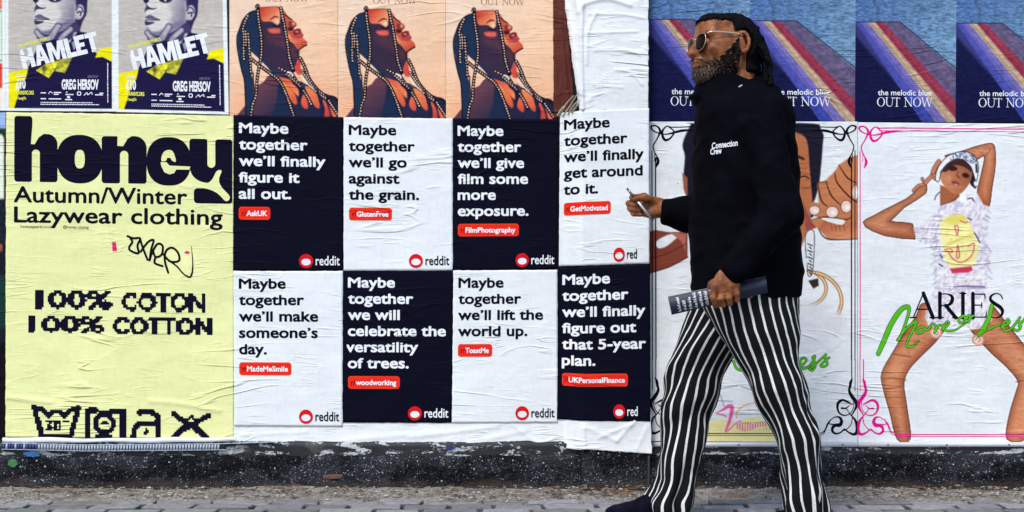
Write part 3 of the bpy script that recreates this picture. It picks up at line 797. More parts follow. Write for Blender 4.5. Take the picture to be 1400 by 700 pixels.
# ---- eight black and white word posters
def word_poster(lines, badge, dark, corners, lab, hw, bw, seed, over=False):
    sh = Sheet((0, 0, 150, 209), corners, 0.0062 + 0.0004 * (seed % 3), over)
    sh.build('word_poster', M_NAVY if dark else M_WHITE, 3.0, ragged=0.5, seed=seed)
    tag(sh.obj, lab, 'poster', 'black and white word posters in two rows')
    body = I_WHITE if dark else I_BLACK
    wmax = max(text_width(l) for l in lines)
    parts = []
    for i, l in enumerate(lines):
        for wd in split_words(text(l, 7 + 0.3 * (seed % 2), 23.6 + 22.1 * i, 13.9, hw * text_width(l) / wmax, 0.027, 0.028, xh=1.13), l.count(' ')): sh.ink('headline_word', wd, body)
    b = 23.6 + 22.1 * (len(lines) - 1) + 11
    bo = sh.ink('badge', rrect(7.5, b, 7.5 + bw, b + 17.5, 4.2), I_RED)
    e = Field(6, b - 2, 12 + bw, b + 20, 0.6); e.rr(8.1, b + .6, 7.5 + bw - .6, b + 16.9, 3.7); e.rr(9.1, b + 1.6, 7.5 + bw - 1.6, b + 15.9, 3.0, cut=True)
    sh.ink('badge_edge', e.mesh(), I_ORANGE, bo)
    sh.ink('badge_prefix', text('r/', 12, b + 12.2, 7.4, 5.6, 0.02), I_DKRED, bo)
    sh.ink('badge_lettering', text(badge, 18.2, b + 12.2, 7.4, bw - 15.5, 0.032), I_WHITE, bo)
    d = sh.ink('logo_disc', disc(99.5, 196, 9.6, 9.6), I_DRED)
    sh.ink('logo_oval', disc(99.5, 197.4, 6.3, 4.5), I_WHITE, d)
    if over:   # the end of the word is wrapped round the edge of the pier
        wordm = text('redd', 112.5, 201.6, 13.0, 23.5, 0.014)
        v, t = wordm; keep = (v[t][:, :, 0] < 130.6).all(1); wordm = (v, t[keep])
    else: wordm = text('reddit', 112.5, 201.6, 13.0, 33.0, 0.014)
    sh.ink('wordmark', wordm, body)
    sh.home(); return sh
def text_width(l):
    A, B = text_outline(l); return A[:, 0].max() - A[:, 0].min()
word_poster(['Maybe', 'together', 'we’ll finally', 'figure it', 'all out.'], 'AskUK', True, [(320, 157.5), (469.5, 160.5), (469.5, 370), (319, 370)],
            'dark navy word poster ending in figure it all out', 118.5, 43, 1)
word_poster(['Maybe', 'together', 'we’ll go', 'against', 'the grain.'], 'GlutenFree', False, [(470, 160.5), (619, 162.5), (619, 369.5), (470, 370)],
            'white word poster about going against the grain', 97, 59, 2)
word_poster(['Maybe', 'together', 'we’ll give', 'film some', 'more', 'exposure.'], 'FilmPhotography', True, [(618.6, 162), (763.5, 163), (762, 368), (619, 369.5)],
            'dark navy word poster asking for film some more exposure', 101, 87, 3)
word_poster(['Maybe', 'together', 'we’ll finally', 'get around', 'to it.'], 'GetMotivated', False, [(765.5, 154.5), (885.5, 149.5), (886, 360), (764, 364)],
            'slanted white word poster over the pier about getting around to it', 134, 78, 4, True)
word_poster(['Maybe', 'together', 'we’ll make', 'someone’s', 'day.'], 'MadeMeSmile', False, [(319.5, 370.5), (469, 370.5), (468.5, 583), (320.5, 582)],
            'white word poster about making the day of someone', 109, 72, 5)
word_poster(['Maybe', 'together', 'we will', 'celebrate the', 'versatility', 'of trees.'], 'woodworking', True, [(469, 369.2), (619.5, 369.8), (617.6, 578), (468.4, 577.5)],
            'dark word poster celebrating the versatility of trees', 134, 71, 6)
word_poster(['Maybe', 'together', 'we’ll lift the', 'world up.'], 'ToastMe', False, [(620, 369.8), (762, 369), (762.5, 577.5), (618, 578)],
            'white word poster with only four lines about lifting the world up', 122, 49, 7)
word_poster(['Maybe', 'together', 'we’ll finally', 'figure out', 'that 5-year', 'plan.'], 'UKPersonalFinance', True, [(763, 366), (887, 360.5), (887.5, 574), (761.5, 573)],
            'dark word poster over the pier about a 5-year plan', 136, 106, 8, True)

# ---- pale yellow clothing poster
hy = Sheet((9, 155, 320, 600), [(9, 153.5), (320, 158), (320, 600.5), (8, 597.5)], 0.0038, False, lambda X, Y: 0.004 * np.exp(-(sd_stroke(X, Y, smooth_pts([(205, 548), (250, 552), (300, 562)], False, 4), 0) / 3) ** 2) + 0.005 * np.exp(-(sd_stroke(X, Y, [(10, 543), (70, 550)], 0) / 3) ** 2))
hy.build('clothing_poster', M_CREAM, 2.4, ragged=0.6, seed=14); tag(hy.obj, 'large pale yellow clothing poster with fat navy lettering and washing symbols', 'poster')
H = lambda x: x / 4.242
def hp(pts): return [(x / 4.242, 150 + y / 4.242) for x, y in pts]
f = Field(18, 156, 320, 280, 0.6)
def hrr(x0, y0, x1, y1, r, cut=False): f.rr(H(x0), 150 + H(y0), H(x1), 150 + H(y1), H(r), cut)
hrr(86, 42, 190, 424, 18)
f.poly(hp([(88, 60), (190, 60), (178, 210), (200, 215), (232, 424), (88, 410)]))
hrr(180, 145, 336, 424, 60); hrr(188, 300, 336, 424, 16)
hrr(188, 236, 234, 500, 23, True); f.poly(hp([(194, 40), (182, 204), (204, 206), (228, 165), (262, 140), (262, 40)]), True)
f.ell(H(465), 150 + H(288), H(133), H(141), 2.3)
hrr(592, 152, 702, 426, 18); hrr(690, 150, 852, 426, 70); hrr(745, 320, 852, 426, 16); f.poly(hp([(600, 200), (760, 210), (760, 240), (690, 420), (600, 420)]))
hrr(698, 236, 746, 500, 24, True); f.poly(hp([(684, 120), (682, 208), (716, 210), (742, 165), (772, 146), (772, 120)]), True)
f.ell(H(980), 150 + H(294), H(128), H(141), 2.35)
hrr(1100, 160, 1206, 330, 18); hrr(1250, 162, 1349, 536, 18); f.ell(H(1215), 150 + H(320), H(112), H(96), 2.2); hrr(1150, 250, 1330, 350, 30)
hrr(1204, 100, 1250, 328, 23, True)
hrr(1126, 448, 1348, 536, 22)
f.ell(H(465), 150 + H(288), H(29), H(54), 2.6, True)
f.poly(smooth_pts(hp([(938, 292), (942, 255), (965, 230), (1000, 232), (1018, 270), (1020, 296), (1000, 290), (988, 274), (970, 276), (965, 290)]), True, 4), True)
f.poly(hp([(932, 298), (966, 298), (985, 318), (1106, 322), (1100, 341), (1024, 341), (1012, 362), (985, 370), (955, 358), (938, 325)]), True)
f.poly(smooth_pts(hp([(1258, 347), (1287, 345), (1272, 392), (1284, 436), (1334, 494), (1312, 522), (1262, 476), (1205, 452), (1140, 447), (1100, 470), (1090, 420), (1180, 425), (1228, 400)]), True, 4), True)
hy.ink('logo_lettering', f.mesh(), I_NAVY)
hy.ink('headline', join([text('Autumn/Winter', 19.5, 277.8, 22.2, 237, 0.017), text('Lazywear clothing', 20, 305.4, 22.2, 285, 0.017)]), I_BLACK)
hy.ink('small_print', text('honeyapparel.co.uk', 29, 313, 3.9, 43.5, 0.004, 0.05), I_BLACK); hy.ink('small_print', text('@honey.catalog', 87, 313, 3.9, 35, 0.004, 0.05), I_BLACK)
# pixel lettering
def pixel_text(body, x0, x1, top, base, cell, bo=0.040):
    v, t = text(body, x0, base, base - top, x1 - x0, 0.045, 0.04)
    g = Field(x0 - 3, top - 3, x1 + 3, base + 3, cell / 3)
    # refill from the em-space field so that the blocks come out square
    ff = text_field(body, bo, 0.03)
    sx = (x1 - x0) / (ff.x1 - ff.x0); sy = (base - top) / (CAP + 2 * bo)
    u = ff.x0 + (g.X - x0) / sx; w = (base - g.Y) / sy - bo
    i = np.clip(np.round((u - ff.xs[0]) / ff.step).astype(int), 0, len(ff.xs) - 1); j = np.clip(np.round((w - ff.ys[0]) / ff.step).astype(int), 0, len(ff.ys) - 1)
    g.d = ff.d[j, i] * sy
    return g.pixelate(cell).mesh()
hy.ink('pixel_lettering', join([pixel_text('100%', 50, 155, 399, 423, 2.35), pixel_text('COTON', 167, 282, 401, 425, 2.35, .050), pixel_text('100%', 41, 145, 434, 456.5, 2.35), pixel_text('COTTON', 155, 291, 434.5, 458, 2.35, .050)]), I_NAVY)
S = 4.242
def lp(pts): return [(x / S, 535 + y / S) for x, y in pts]
g = Field(42, 555, 295, 602, 0.6)
def ls(pts, hw): g.stroke(lp(pts), hw * 1.15, False)
ls([(205, 100), (250, 270), (415, 270), (460, 100)], 3.2); ls([(210, 112), (250, 112), (285, 150), (315, 125), (345, 125), (380, 150), (415, 115), (460, 105)], 2.8)
ls([(280, 180), (310, 180), (282, 205), (310, 220), (280, 228)], 1.7); ls([(328, 185), (328, 230), (352, 230), (352, 185), (328, 185)], 1.7); ls([(370, 180), (395, 180)], 1.6)
ls([(560, 115), (512, 118), (512, 275)], 3.6); ls([(655, 118), (718, 118), (715, 275)], 3.6); ls([(575, 120), (640, 125)], 1.5)
for a in np.arange(0, 6.3, 0.3): ls([(610 + 52 * math.cos(a), 190 + 52 * math.sin(a)), (610 + 52 * math.cos(a + .3), 190 + 52 * math.sin(a + .3))], 3.0)
ls([(600, 188), (622, 188)], 2.2); ls([(570, 270), (645, 270)], 3.0)
ls([(812, 125), (880, 122), (925, 150), (925, 275)], 3.4); ls([(775, 275), (785, 220), (810, 190), (905, 185)], 3.4); ls([(850, 240), (852, 225), (858, 240), (845, 242)], 2.0); ls([(775, 275), (800, 278)], 2.0)
ls([(1010, 130), (1110, 200), (1205, 272)], 3.0); ls([(1210, 140), (1110, 195), (1000, 272)], 3.0); ls([(1085, 165), (1110, 145), (1135, 165), (1145, 190), (1075, 190), (1085, 165)], 2.0); ls([(1040, 240), (1075, 200), (1140, 200), (1180, 240)], 3.0)
hy.ink('washing_symbols', g.pixelate(2.35).mesh(), I_NAVY)
g = Field(170, 315, 272, 385, 0.4)
def gt(pts, hw=1.5): g.stroke([(x / S, 300 + y / S) for x, y in pts], hw)
gt([(742, 96), (775, 108), (815, 108), (800, 150), (805, 195), (760, 180), (752, 160), (770, 130), (760, 110)]); gt([(815, 110), (830, 160), (858, 232)]); gt([(818, 185), (860, 130), (893, 118), (880, 170), (870, 235)])
gt([(870, 235), (885, 190), (915, 140), (945, 150), (940, 200), (905, 215), (890, 180)]); gt([(905, 215), (900, 250), (945, 268)]); gt([(978, 305), (958, 235), (965, 180), (1000, 160), (1035, 190), (1040, 235), (990, 240), (950, 200)])
gt([(990, 240), (1030, 270), (1065, 310), (1100, 330), (1115, 310), (1120, 250), (1112, 150)], [1.1, 1.1, 1.0, 1.3, 1.2, .8, .3])
hy.ink('graffiti_tag', g.mesh(), I_BLACK)
g = Field(150, 325, 270, 350, 0.6); g.poly([(153.8, 331), (159, 331), (160.5, 343), (154.5, 343.5)]); g.poly([(252, 344), (256, 341.5), (260, 343.5), (259, 346), (254, 345.5)])
hy.ink('pink_marks', g.mesh(), ink_mat('pink_marker', 220, 40, 120)); hy.home()
# curled-over white lower edge under it
rl = []
for k in range(60):
    a = k / 59; px = 6 + 316 * a; py = 600.5 + 1.2 * math.sin(a * 3.0) - 1.0 * a + 0.5 * math.sin(a * 23)
    r = 0.0085 + 0.0015 * math.sin(a * 11)
    c0 = W(px, py, 0.020)
    rl.append([c0 + np.array((0, -r * math.cos(q), r * math.sin(q) * 1.05)) for q in np.linspace(-1.9, 2.6, 12)])
rl = np.array(rl); I = np.arange(rl.shape[0] * 12).reshape(-1, 12)
o = link_mesh('curled_paper_edge', rl.reshape(-1, 3), np.stack([I[:-1, :-1], I[1:, :-1], I[1:, 1:], I[:-1, 1:]], -1).reshape(-1, 4), M_BLANK, smooth=True)
tag(o, 'white paper edge curled up along the foot of the yellow poster', 'paper edge'); rehome(o, rl.reshape(-1, 3).mean(0))

# ---- two duotone theatre posters
def theatre_canvas():
    c = Canvas(8, -57, 160, 154, 0.85, (226, 230, 242)); G = (188, 182, 182); NV = (27, 22, 66)
    Q = lambda pts: [(5 + x / 8.75, y / 8.75) for x, y in pts]
    c.poly([(12.3, -53), (154.3, -53), (154.3, 150), (11.8, 150)], G, 0.5)
    # head: generic sitter with cropped hair looking left
    c.poly(Q([(395, -330), (430, -410), (600, -470), (820, -470), (980, -380), (1020, -200), (1012, 60), (1000, 180), (960, 260), (905, 390), (860, 300), (870, 60), (835, -60), (700, -330)]), (44, 36, 84), 1.0, True)
    c.poly(Q([(380, -330), (370, -150), (350, -60), (392, 20), (398, 60), (378, 120), (378, 155), (392, 178), (372, 238), (384, 290), (402, 330), (396, 365), (450, 402), (560, 420), (700, 365), (850, 270), (868, 80), (838, 0), (838, -150), (700, -330), (520, -350)]), (208, 205, 209), 0.9, True)
    c.grad(Q([(560, -60), (838, -150), (868, 80), (850, 270), (700, 365), (640, 300), (700, 160)]), (208, 205, 209), (128, 123, 150), Q([(600, 80)])[0], Q([(860, 160)])[0], 3.0, True)
    c.poly(Q([(400, 330), (470, 380), (600, 350), (760, 260), (850, 240), (850, 280), (700, 370), (560, 425), (450, 405)]), (120, 114, 148), 2.0, True)
    c.poly(Q([(372, 20), (395, 30), (400, 62), (440, 108), (400, 128), (376, 150), (378, 110), (394, 66)]), (74, 64, 104), 1.0, True)
    c.stroke(Q([(398, 66), (425, 98), (470, 110), (515, 100)]), [.5, 1.2, 1.0, .4], (52, 44, 84), 0.7)
    c.poly(Q([(360, 0), (400, -12), (428, 8), (405, 38), (375, 34)]), (30, 26, 60), 1.0, True); c.poly(Q([(545, 0), (600, -20), (680, -8), (700, 12), (640, 36), (580, 30)]), (40, 34, 70), 1.0, True); c.ell(*Q([(622, 6)])[0], 1.6, 1.6, (200, 198, 204), .8)
    c.stroke(Q([(540, -80), (620, -110), (720, -80)]), 1.4, (60, 52, 92), 0.8)
    c.poly(Q([(386, 200), (440, 180), (482, 200), (558, 238), (470, 236), (392, 226)]), (98, 86, 120), 0.8, True); c.poly(Q([(376, 256), (430, 262), (486, 264), (470, 284), (390, 306)]), (58, 50, 86), 0.8, True)
    c.stroke(Q([(380, 240), (460, 244), (552, 240)]), 0.6, (36, 30, 70), 0.5)
    c.poly(Q([(400, 360), (450, 402), (560, 422), (720, 370), (860, 270), (905, 300), (910, 420), (700, 520), (440, 520)]), (62, 54, 96), 1.2, True)
    c.ell(*Q([(920, 150)])[0], 6.0, 10.2, (192, 188, 198), 0.9, rot=0.15); c.stroke(Q([(880, 130), (900, 92), (945, 100), (960, 150)]), .9, (70, 60, 100), .7); c.stroke(Q([(890, 160), (935, 150), (930, 190)]), 1.0, (50, 42, 82), .7); c.ell(*Q([(885, 215)])[0], 2.2, 2.6, (178, 174, 188), .8)
    for p, w in (([(660, 320), (610, 400), (560, 490)], 3.9), ([(810, 360), (730, 430), (690, 480)], 3.3), ([(402, 392), (440, 440), (500, 480)], 3.0), ([(870, 420), (850, 520), (830, 600)], 3.4)):
        c.stroke(Q(p), w + .9, (60, 52, 92), .8); c.stroke(Q(p), w, (150, 145, 166), .9); c.stroke(Q(p[:2]), w * .4, (184, 180, 192), 1.2)
    c.poly(Q([(300, 815), (420, 560), (600, 480), (800, 520), (900, 385), (1000, 400), (1060, 520), (1110, 640), (1210, 700), (1306, 748), (1306, 1312), (120, 1312), (200, 1050), (270, 945)]), NV, 0.6)
    c.poly(Q([(62, 888), (180, 862), (296, 828), (270, 945), (200, 1060), (125, 1312), (62, 1312)]), (236, 222, 16), 0.6); c.poly(Q([(1105, 700), (1150, 600), (1306, 566), (1306, 742), (1200, 690)]), (236, 222, 16), 0.6)
    c.poly(Q([(390, 856), (520, 770), (690, 728), (632, 826), (546, 948), (470, 905)]), (198, 192, 46), 0.6, tex=.5, seed=4); c.poly(Q([(690, 720), (830, 690), (790, 780), (738, 888), (622, 862)]), (176, 176, 60), 0.8, tex=.4, seed=6)
    c.ell(*Q([(490, 840)])[0], 2.4, 4.4, (70, 66, 50), 2.0)
    c.poly(Q([(820, 520), (900, 470), (860, 600), (850, 620)]), (150, 146, 170), .8)
    c.grain(0.07, 5, 7, 1.6); return c
thc = theatre_canvas()
def block_title():
    """six heavy sharp-cornered capitals climbing to the right"""
    G_ = {'H': (.92, [[(0, 0), (.30, 0), (.30, .40), (.58, .40), (.58, 0), (.88, 0), (.88, 1), (.58, 1), (.58, .64), (.30, .64), (.30, 1), (0, 1)]], []), 'A': (.96, [[(0, 0), (.30, 0), (.35, .19), (.58, .19), (.63, 0), (.94, 0), (.64, 1), (.30, 1)]], [[(.40, .40), (.53, .40), (.465, .74)]]),
          'M': (1.18, [[(0, 0), (.27, 0), (.27, .62), (.46, .06), (.66, .06), (.85, .62), (.85, 0), (1.13, 0), (1.13, 1), (.76, 1), (.565, .45), (.36, 1), (0, 1)]], []), 'L': (.70, [[(0, 0), (.68, 0), (.68, .24), (.30, .24), (.30, 1), (0, 1)]], []),
          'E': (.74, [[(0, 0), (.70, 0), (.70, .23), (.30, .23), (.30, .40), (.62, .40), (.62, .61), (.30, .61), (.30, .77), (.70, .77), (.70, 1), (0, 1)]], []), 'T': (.80, [[(.25, 0), (.55, 0), (.55, .76), (.80, .76), (.80, 1), (0, 1), (0, .76), (.25, .76)]], [])}
    f = Field(28, 36, 146, 104, 0.5); rot = -0.245; c_, s_ = math.cos(rot), math.sin(rot); k = 20.6; cap = 27.0; u = 0
    for ch in 'HAMLET':
        adv, out, holes = G_[ch]
        M_ = lambda q: [(32.4 + (u + a * k) * c_ + b * cap * s_, 96.4 + (u + a * k) * s_ - b * cap * c_) for a, b in q]
        for q in out: f.poly(M_(q))
        for q in holes: f.poly(M_(q), True)
        u += adv * k
    return f.mesh()
for corners, lab, sd_ in (([(8, -57), (159, -57), (159.5, 153), (9, 152)], 'left of the two grey and yellow theatre posters, above the yellow poster', 1),
                          ([(158.5, -57), (309.5, -57), (313.5, 157), (159, 153.5)], 'right of the two grey and yellow theatre posters, beside the braided portraits', 2)):
    sh = Sheet((8, -57, 160, 154), corners, 0.0066 + 0.0006 * sd_); sh.build('theatre_poster', M_PRINT, canvas=thc, seed=sd_)
    tag(sh.obj, lab, 'poster', 'pair of theatre posters'); q = lambda x, y: (5 + x / 8.75, y / 8.75)
    sh.ink('title_lettering', block_title(), I_WHITE)
    sh.ink('author_lettering', text('WILLIAM SHAKESPEARE’S', 26, 66.8, 4.6, 45, 0.03, rot=-0.26), I_YEL)
    sh.ink('price_lettering', join([text('TICKETS FROM', 22, 107.6, 3.4, 13, 0.03), text('£10', 22, 122.6, 13.5, 13.4, 0.045)]), I_WHITE)
    sh.ink('address_lettering', join([text('YOUNGVIC.ORG', 22, 131, 5.4, 24.5, 0.04), text('#YoungVic', 22, 138, 4.0, 14, 0.03)]), I_YEL)
    sh.ink('director_lettering', text('GREG HERSOV', 85, 123.2, 14.2, 51, 0.045), I_WHITE)
    sh.ink('credit_lettering', text('DIRECTED BY', 121, 107.6, 3.2, 14.5, 0.01), I_GREY)
    sp = Field(50, 82, 152, 148, 0.45); rr_ = np.random.default_rng(3)
    for (x0, x1, y) in ((56, 63.5, 128.8), (74, 84.5, 128.2), (74, 81, 130.6), (90, 101.5, 130.8), (91, 93, 127.6), (131, 142, 131.0), (137, 142.5, 128.8), (56, 63.5, 136.8), (67, 84.5, 136.9), (89.5, 99.5, 137.8)):
        sp.rr(x0, y - 0.75, x1, y + 0.75, .5)
    for y, e in ((142.0, 127.5), (144.6, 136.5)):
        x = 56.0
        while x < e: w_ = 1.2 + 2.2 * rr_.random(); sp.rr(x, y - .7, min(x + w_, e), y + .6, .3); x += w_ + .55
    sp.stroke([(67, 130), (69.5, 127), (72, 129)], .5); sp.ell(109, 129.4, 2.9, 2.9, 3); sp.ell(109, 129.4, 1.7, 1.7, 3, cut=True); sp.stroke([(116, 131.6), (120, 128), (121, 131), (126, 127.6), (127, 130.5)], .5); sp.rr(92.5, 132.8, 96.5, 136, 0.6)
    y = 87
    while y < 141: w_ = 2 + 3 * rr_.random(); sp.rr(148.0, y, 149.2, y + w_, .3); y += w_ + .6
    sh.ink('sponsor_marks', sp.mesh(), I_WHITE); sh.home()

# ---- three terracotta portraits with beaded braids (generic sitter)
def portrait_canvas():
    c = Canvas(314, -50, 462, 160, 0.85, (242, 214, 202)); Q = lambda pts: [(310 + x / 8.75, y / 8.75) for x, y in pts]
    c.grad([(313, -52), (463, -52), (463, 162), (313, 162)], (250, 206, 190), (253, 182, 148), (330, 10), (470, 150))
    c.grad([(313, 90), (463, 90), (463, 162), (313, 162)], (251, 192, 168), (253, 146, 100), (380, 95), (380, 175), 20, a=.7)
    NV = (28, 46, 78); DK = (22, 18, 34)
    body = Q([(380, 1022), (440, 990), (480, 930), (540, 890), (640, 950), (760, 960), (900, 980), (1000, 1060), (1150, 1110), (1260, 1150), (1345, 1190), (1345, 1410), (110, 1410), (230, 1260), (330, 1130)])
    c.grad(body, (96, 58, 76), (34, 36, 66), Q([(450, 1050)])[0], Q([(700, 1380)])[0], .7)
    for p, a_, b_ in (([(570, 905), (700, 930), (800, 1000), (880, 1080), (892, 1130), (850, 1150), (720, 1020), (640, 960)], (206, 70, 60), (240, 132, 90)), ([(655, 968), (740, 1040), (810, 1120), (842, 1220), (820, 1260), (760, 1190), (700, 1080)], (238, 150, 92), (214, 84, 56)),
                      ([(940, 1040), (1020, 1060), (1090, 1150), (1110, 1290), (1060, 1280), (980, 1150)], (236, 140, 90), (206, 84, 60)), ([(890, 1180), (930, 1140), (970, 1240), (960, 1310), (900, 1270)], (222, 96, 72), (200, 70, 60)),
                      ([(1150, 1200), (1200, 1260), (1230, 1390), (1150, 1400)], (226, 92, 70), (190, 56, 56)), ([(1230, 1250), (1330, 1380), (1345, 1410), (1270, 1400)], (214, 78, 66), (226, 110, 70))):
        c.grad(Q(p), a_, b_, Q([p[0]])[0], Q([p[3]])[0], 1.0, True)
    c.poly(Q([(620, 1010), (700, 1090), (760, 1220), (810, 1400), (560, 1400), (600, 1200)]), (26, 40, 72), 1.5, True)
    # hair and the shaded side of face and neck
    c.poly(Q([(345, 130), (400, 92), (520, 84), (640, 92), (690, 190), (730, 330), (745, 470), (800, 520), (862, 600), (862, 690), (838, 745), (800, 880), (850, 960), (890, 1060), (760, 960), (560, 895), (480, 800), (380, 700), (290, 620), (272, 730), (288, 880), (318, 960), (332, 1250), (300, 1400), (232, 1400), (222, 1080), (212, 950), (180, 850), (152, 720), (148, 640), (126, 540), (136, 420), (160, 340), (214, 220), (272, 160)]), NV, 0.7)
    c.poly(Q([(392, 150), (520, 100), (640, 110), (700, 330), (748, 500), (800, 530), (858, 604), (850, 700), (800, 850), (700, 900), (600, 870), (470, 740), (416, 600), (404, 400)]), (54, 40, 66), 3.0, True)
    c.poly(Q([(470, 420), (640, 410), (700, 480), (720, 600), (640, 560), (520, 500)]), (86, 50, 66), 4.0, True, .7)
    c.poly(Q([(700, 560), (780, 560), (850, 620), (840, 700), (760, 660)]), (88, 48, 62), 3.0, True, .7)
    c.poly(Q([(800, 830), (862, 700), (880, 740), (896, 900), (850, 900)]), (204, 74, 68), .8)
    # lit planes
    c.grad(Q([(400, 104), (510, 86), (620, 98), (640, 160), (636, 240), (612, 300), (575, 285), (530, 262), (430, 258), (405, 180)]), (196, 62, 44), (244, 168, 128), Q([(430, 110)])[0], Q([(600, 270)])[0], 1.0, True)
    c.stroke(Q([(520, 240), (575, 205), (620, 210)]), [.6, 1.3, .5], (120, 40, 40), .8); c.stroke(Q([(560, 310), (610, 322), (636, 310)]), 1.1, DK, .6); c.ell(*Q([(606, 262)])[0], 3.0, 2.2, (252, 206, 180), 1.5, rot=.6)
    c.poly(Q([(495, 352), (580, 342), (636, 350), (636, 398), (560, 404), (512, 388)]), (214, 92, 80), 1.6, True)
    c.poly(Q([(670, 120), (715, 170), (760, 232), (800, 250), (838, 285), (832, 318), (800, 345), (820, 360), (880, 345), (892, 380), (918, 420), (905, 452), (960, 510), (955, 545), (920, 570), (862, 600), (800, 530), (740, 470), (715, 330)]), (186, 84, 66), .7, True)
    c.grad(Q([(720, 380), (800, 470), (905, 456), (958, 512), (920, 568), (866, 596), (800, 528), (742, 470)]), (238, 150, 112), (196, 74, 54), Q([(730, 400)])[0], Q([(900, 570)])[0], .9, True)
    c.ell(*Q([(782, 298)])[0], 5.2, 4.2, (120, 46, 48), 1.2, rot=.5); c.ell(*Q([(800, 288)])[0], 2.2, 2.4, (226, 140, 120), 1.2); c.poly(Q([(735, 330), (800, 338), (790, 365), (745, 372)]), (52, 22, 36), 1.0, True)
    c.poly(Q([(800, 372), (850, 345), (888, 372), (880, 400), (820, 430), (800, 410)]), (110, 34, 46), .9, True); c.poly(Q([(815, 440), (870, 410), (916, 420), (905, 455), (850, 472)]), (172, 66, 74), .9, True); c.ell(*Q([(842, 385)])[0], 2.0, 1.3, (214, 120, 116), 1.0)
    c.stroke(Q([(700, 180), (760, 225), (780, 236)]), .8, DK, .5)
    c.stroke(Q([(345, 130), (272, 160), (200, 240), (160, 340), (128, 440), (128, 560), (150, 700), (182, 850), (212, 960), (222, 1100), (232, 1390)]), .9, DK, .6); c.stroke(Q([(960, 540), (862, 605), (862, 690)]), .9, DK, .5)
    c.stroke(Q([(318, 880), (320, 960), (336, 1150)]), .8, DK, .6)
    # braids, beaded
    for p, w, bd in (([(372, 70), (384, 250), (408, 400), (420, 560), (412, 690), (396, 770)], 1.9, 3.2), ([(650, 100), (668, 200), (700, 350), (728, 520), (745, 660), (762, 740), (800, 850)], 1.9, 3.1),
                     ([(252, 195), (200, 330), (206, 450), (204, 600), (208, 720)], 1.7, 3.2), ([(258, 410), (270, 560), (280, 720), (292, 880)], 1.6, 3.4), ([(225, 380), (235, 480), (228, 560)], 1.4, 3.2), ([(300, 715), (400, 795), (530, 890), (620, 960), (690, 1080), (740, 1210), (806, 1400)], 2.0, 3.0),
                     ([(390, 800), (366, 950), (350, 1150), (316, 1250), (290, 1400)], 1.7, 3.4), ([(630, 820), (730, 875), (850, 985), (892, 1060)], 1.3, 3.6), ([(720, 890), (830, 990), (880, 1040)], 1.2, 3.0),
                     ([(880, 700), (930, 800), (990, 950), (1080, 1070), (1190, 1170), (1300, 1330), (1345, 1400)], 2.0, 3.0), ([(900, 850), (1000, 1000), (1100, 1120), (1200, 1190)], 1.5, 2.8), ([(920, 1090), (970, 1170), (1010, 1250)], 1.8, 2.9), ([(955, 1010), (1060, 1090), (1130, 1190)], 1.0, 4.5)):
        c.stroke(Q(p), w + .55, (14, 12, 24), .5); c.dots(Q(p), bd * 1.18, .98, (250, 206, 190), .5)
    c.stroke(Q([(800, 1000), (870, 1060), (885, 1140), (870, 1220)]), [1.4, 2.2, 2.4, 1.0], (24, 26, 52), .7); c.stroke(Q([(1080, 1080), (1120, 1200), (1150, 1300), (1140, 1400)]), [1.2, 2.2, 2.4, 3], (28, 30, 60), .8); c.stroke(Q([(1250, 1160), (1300, 1180), (1340, 1240)]), 2.0, (24, 22, 40), .8)
    c.ell(*Q([(372, 88)])[0], 3.6, 3.4, DK, .8); c.dots(Q([(352, 100), (372, 68), (398, 92)]), 2.6, .8, (230, 170, 160))
    c.stroke(Q([(735, 868), (770, 880), (790, 905)]), 1.1, (246, 230, 222), .6); c.stroke(Q([(895, 920), (960, 1000), (1030, 1060)]), .8, (250, 226, 214), .6); c.stroke(Q([(960, 1005), (1060, 1090)]), .5, (240, 200, 190), .5)
    c.grain(0.035, 7, 5, 2); return c
pc = portrait_canvas()
SER = {}
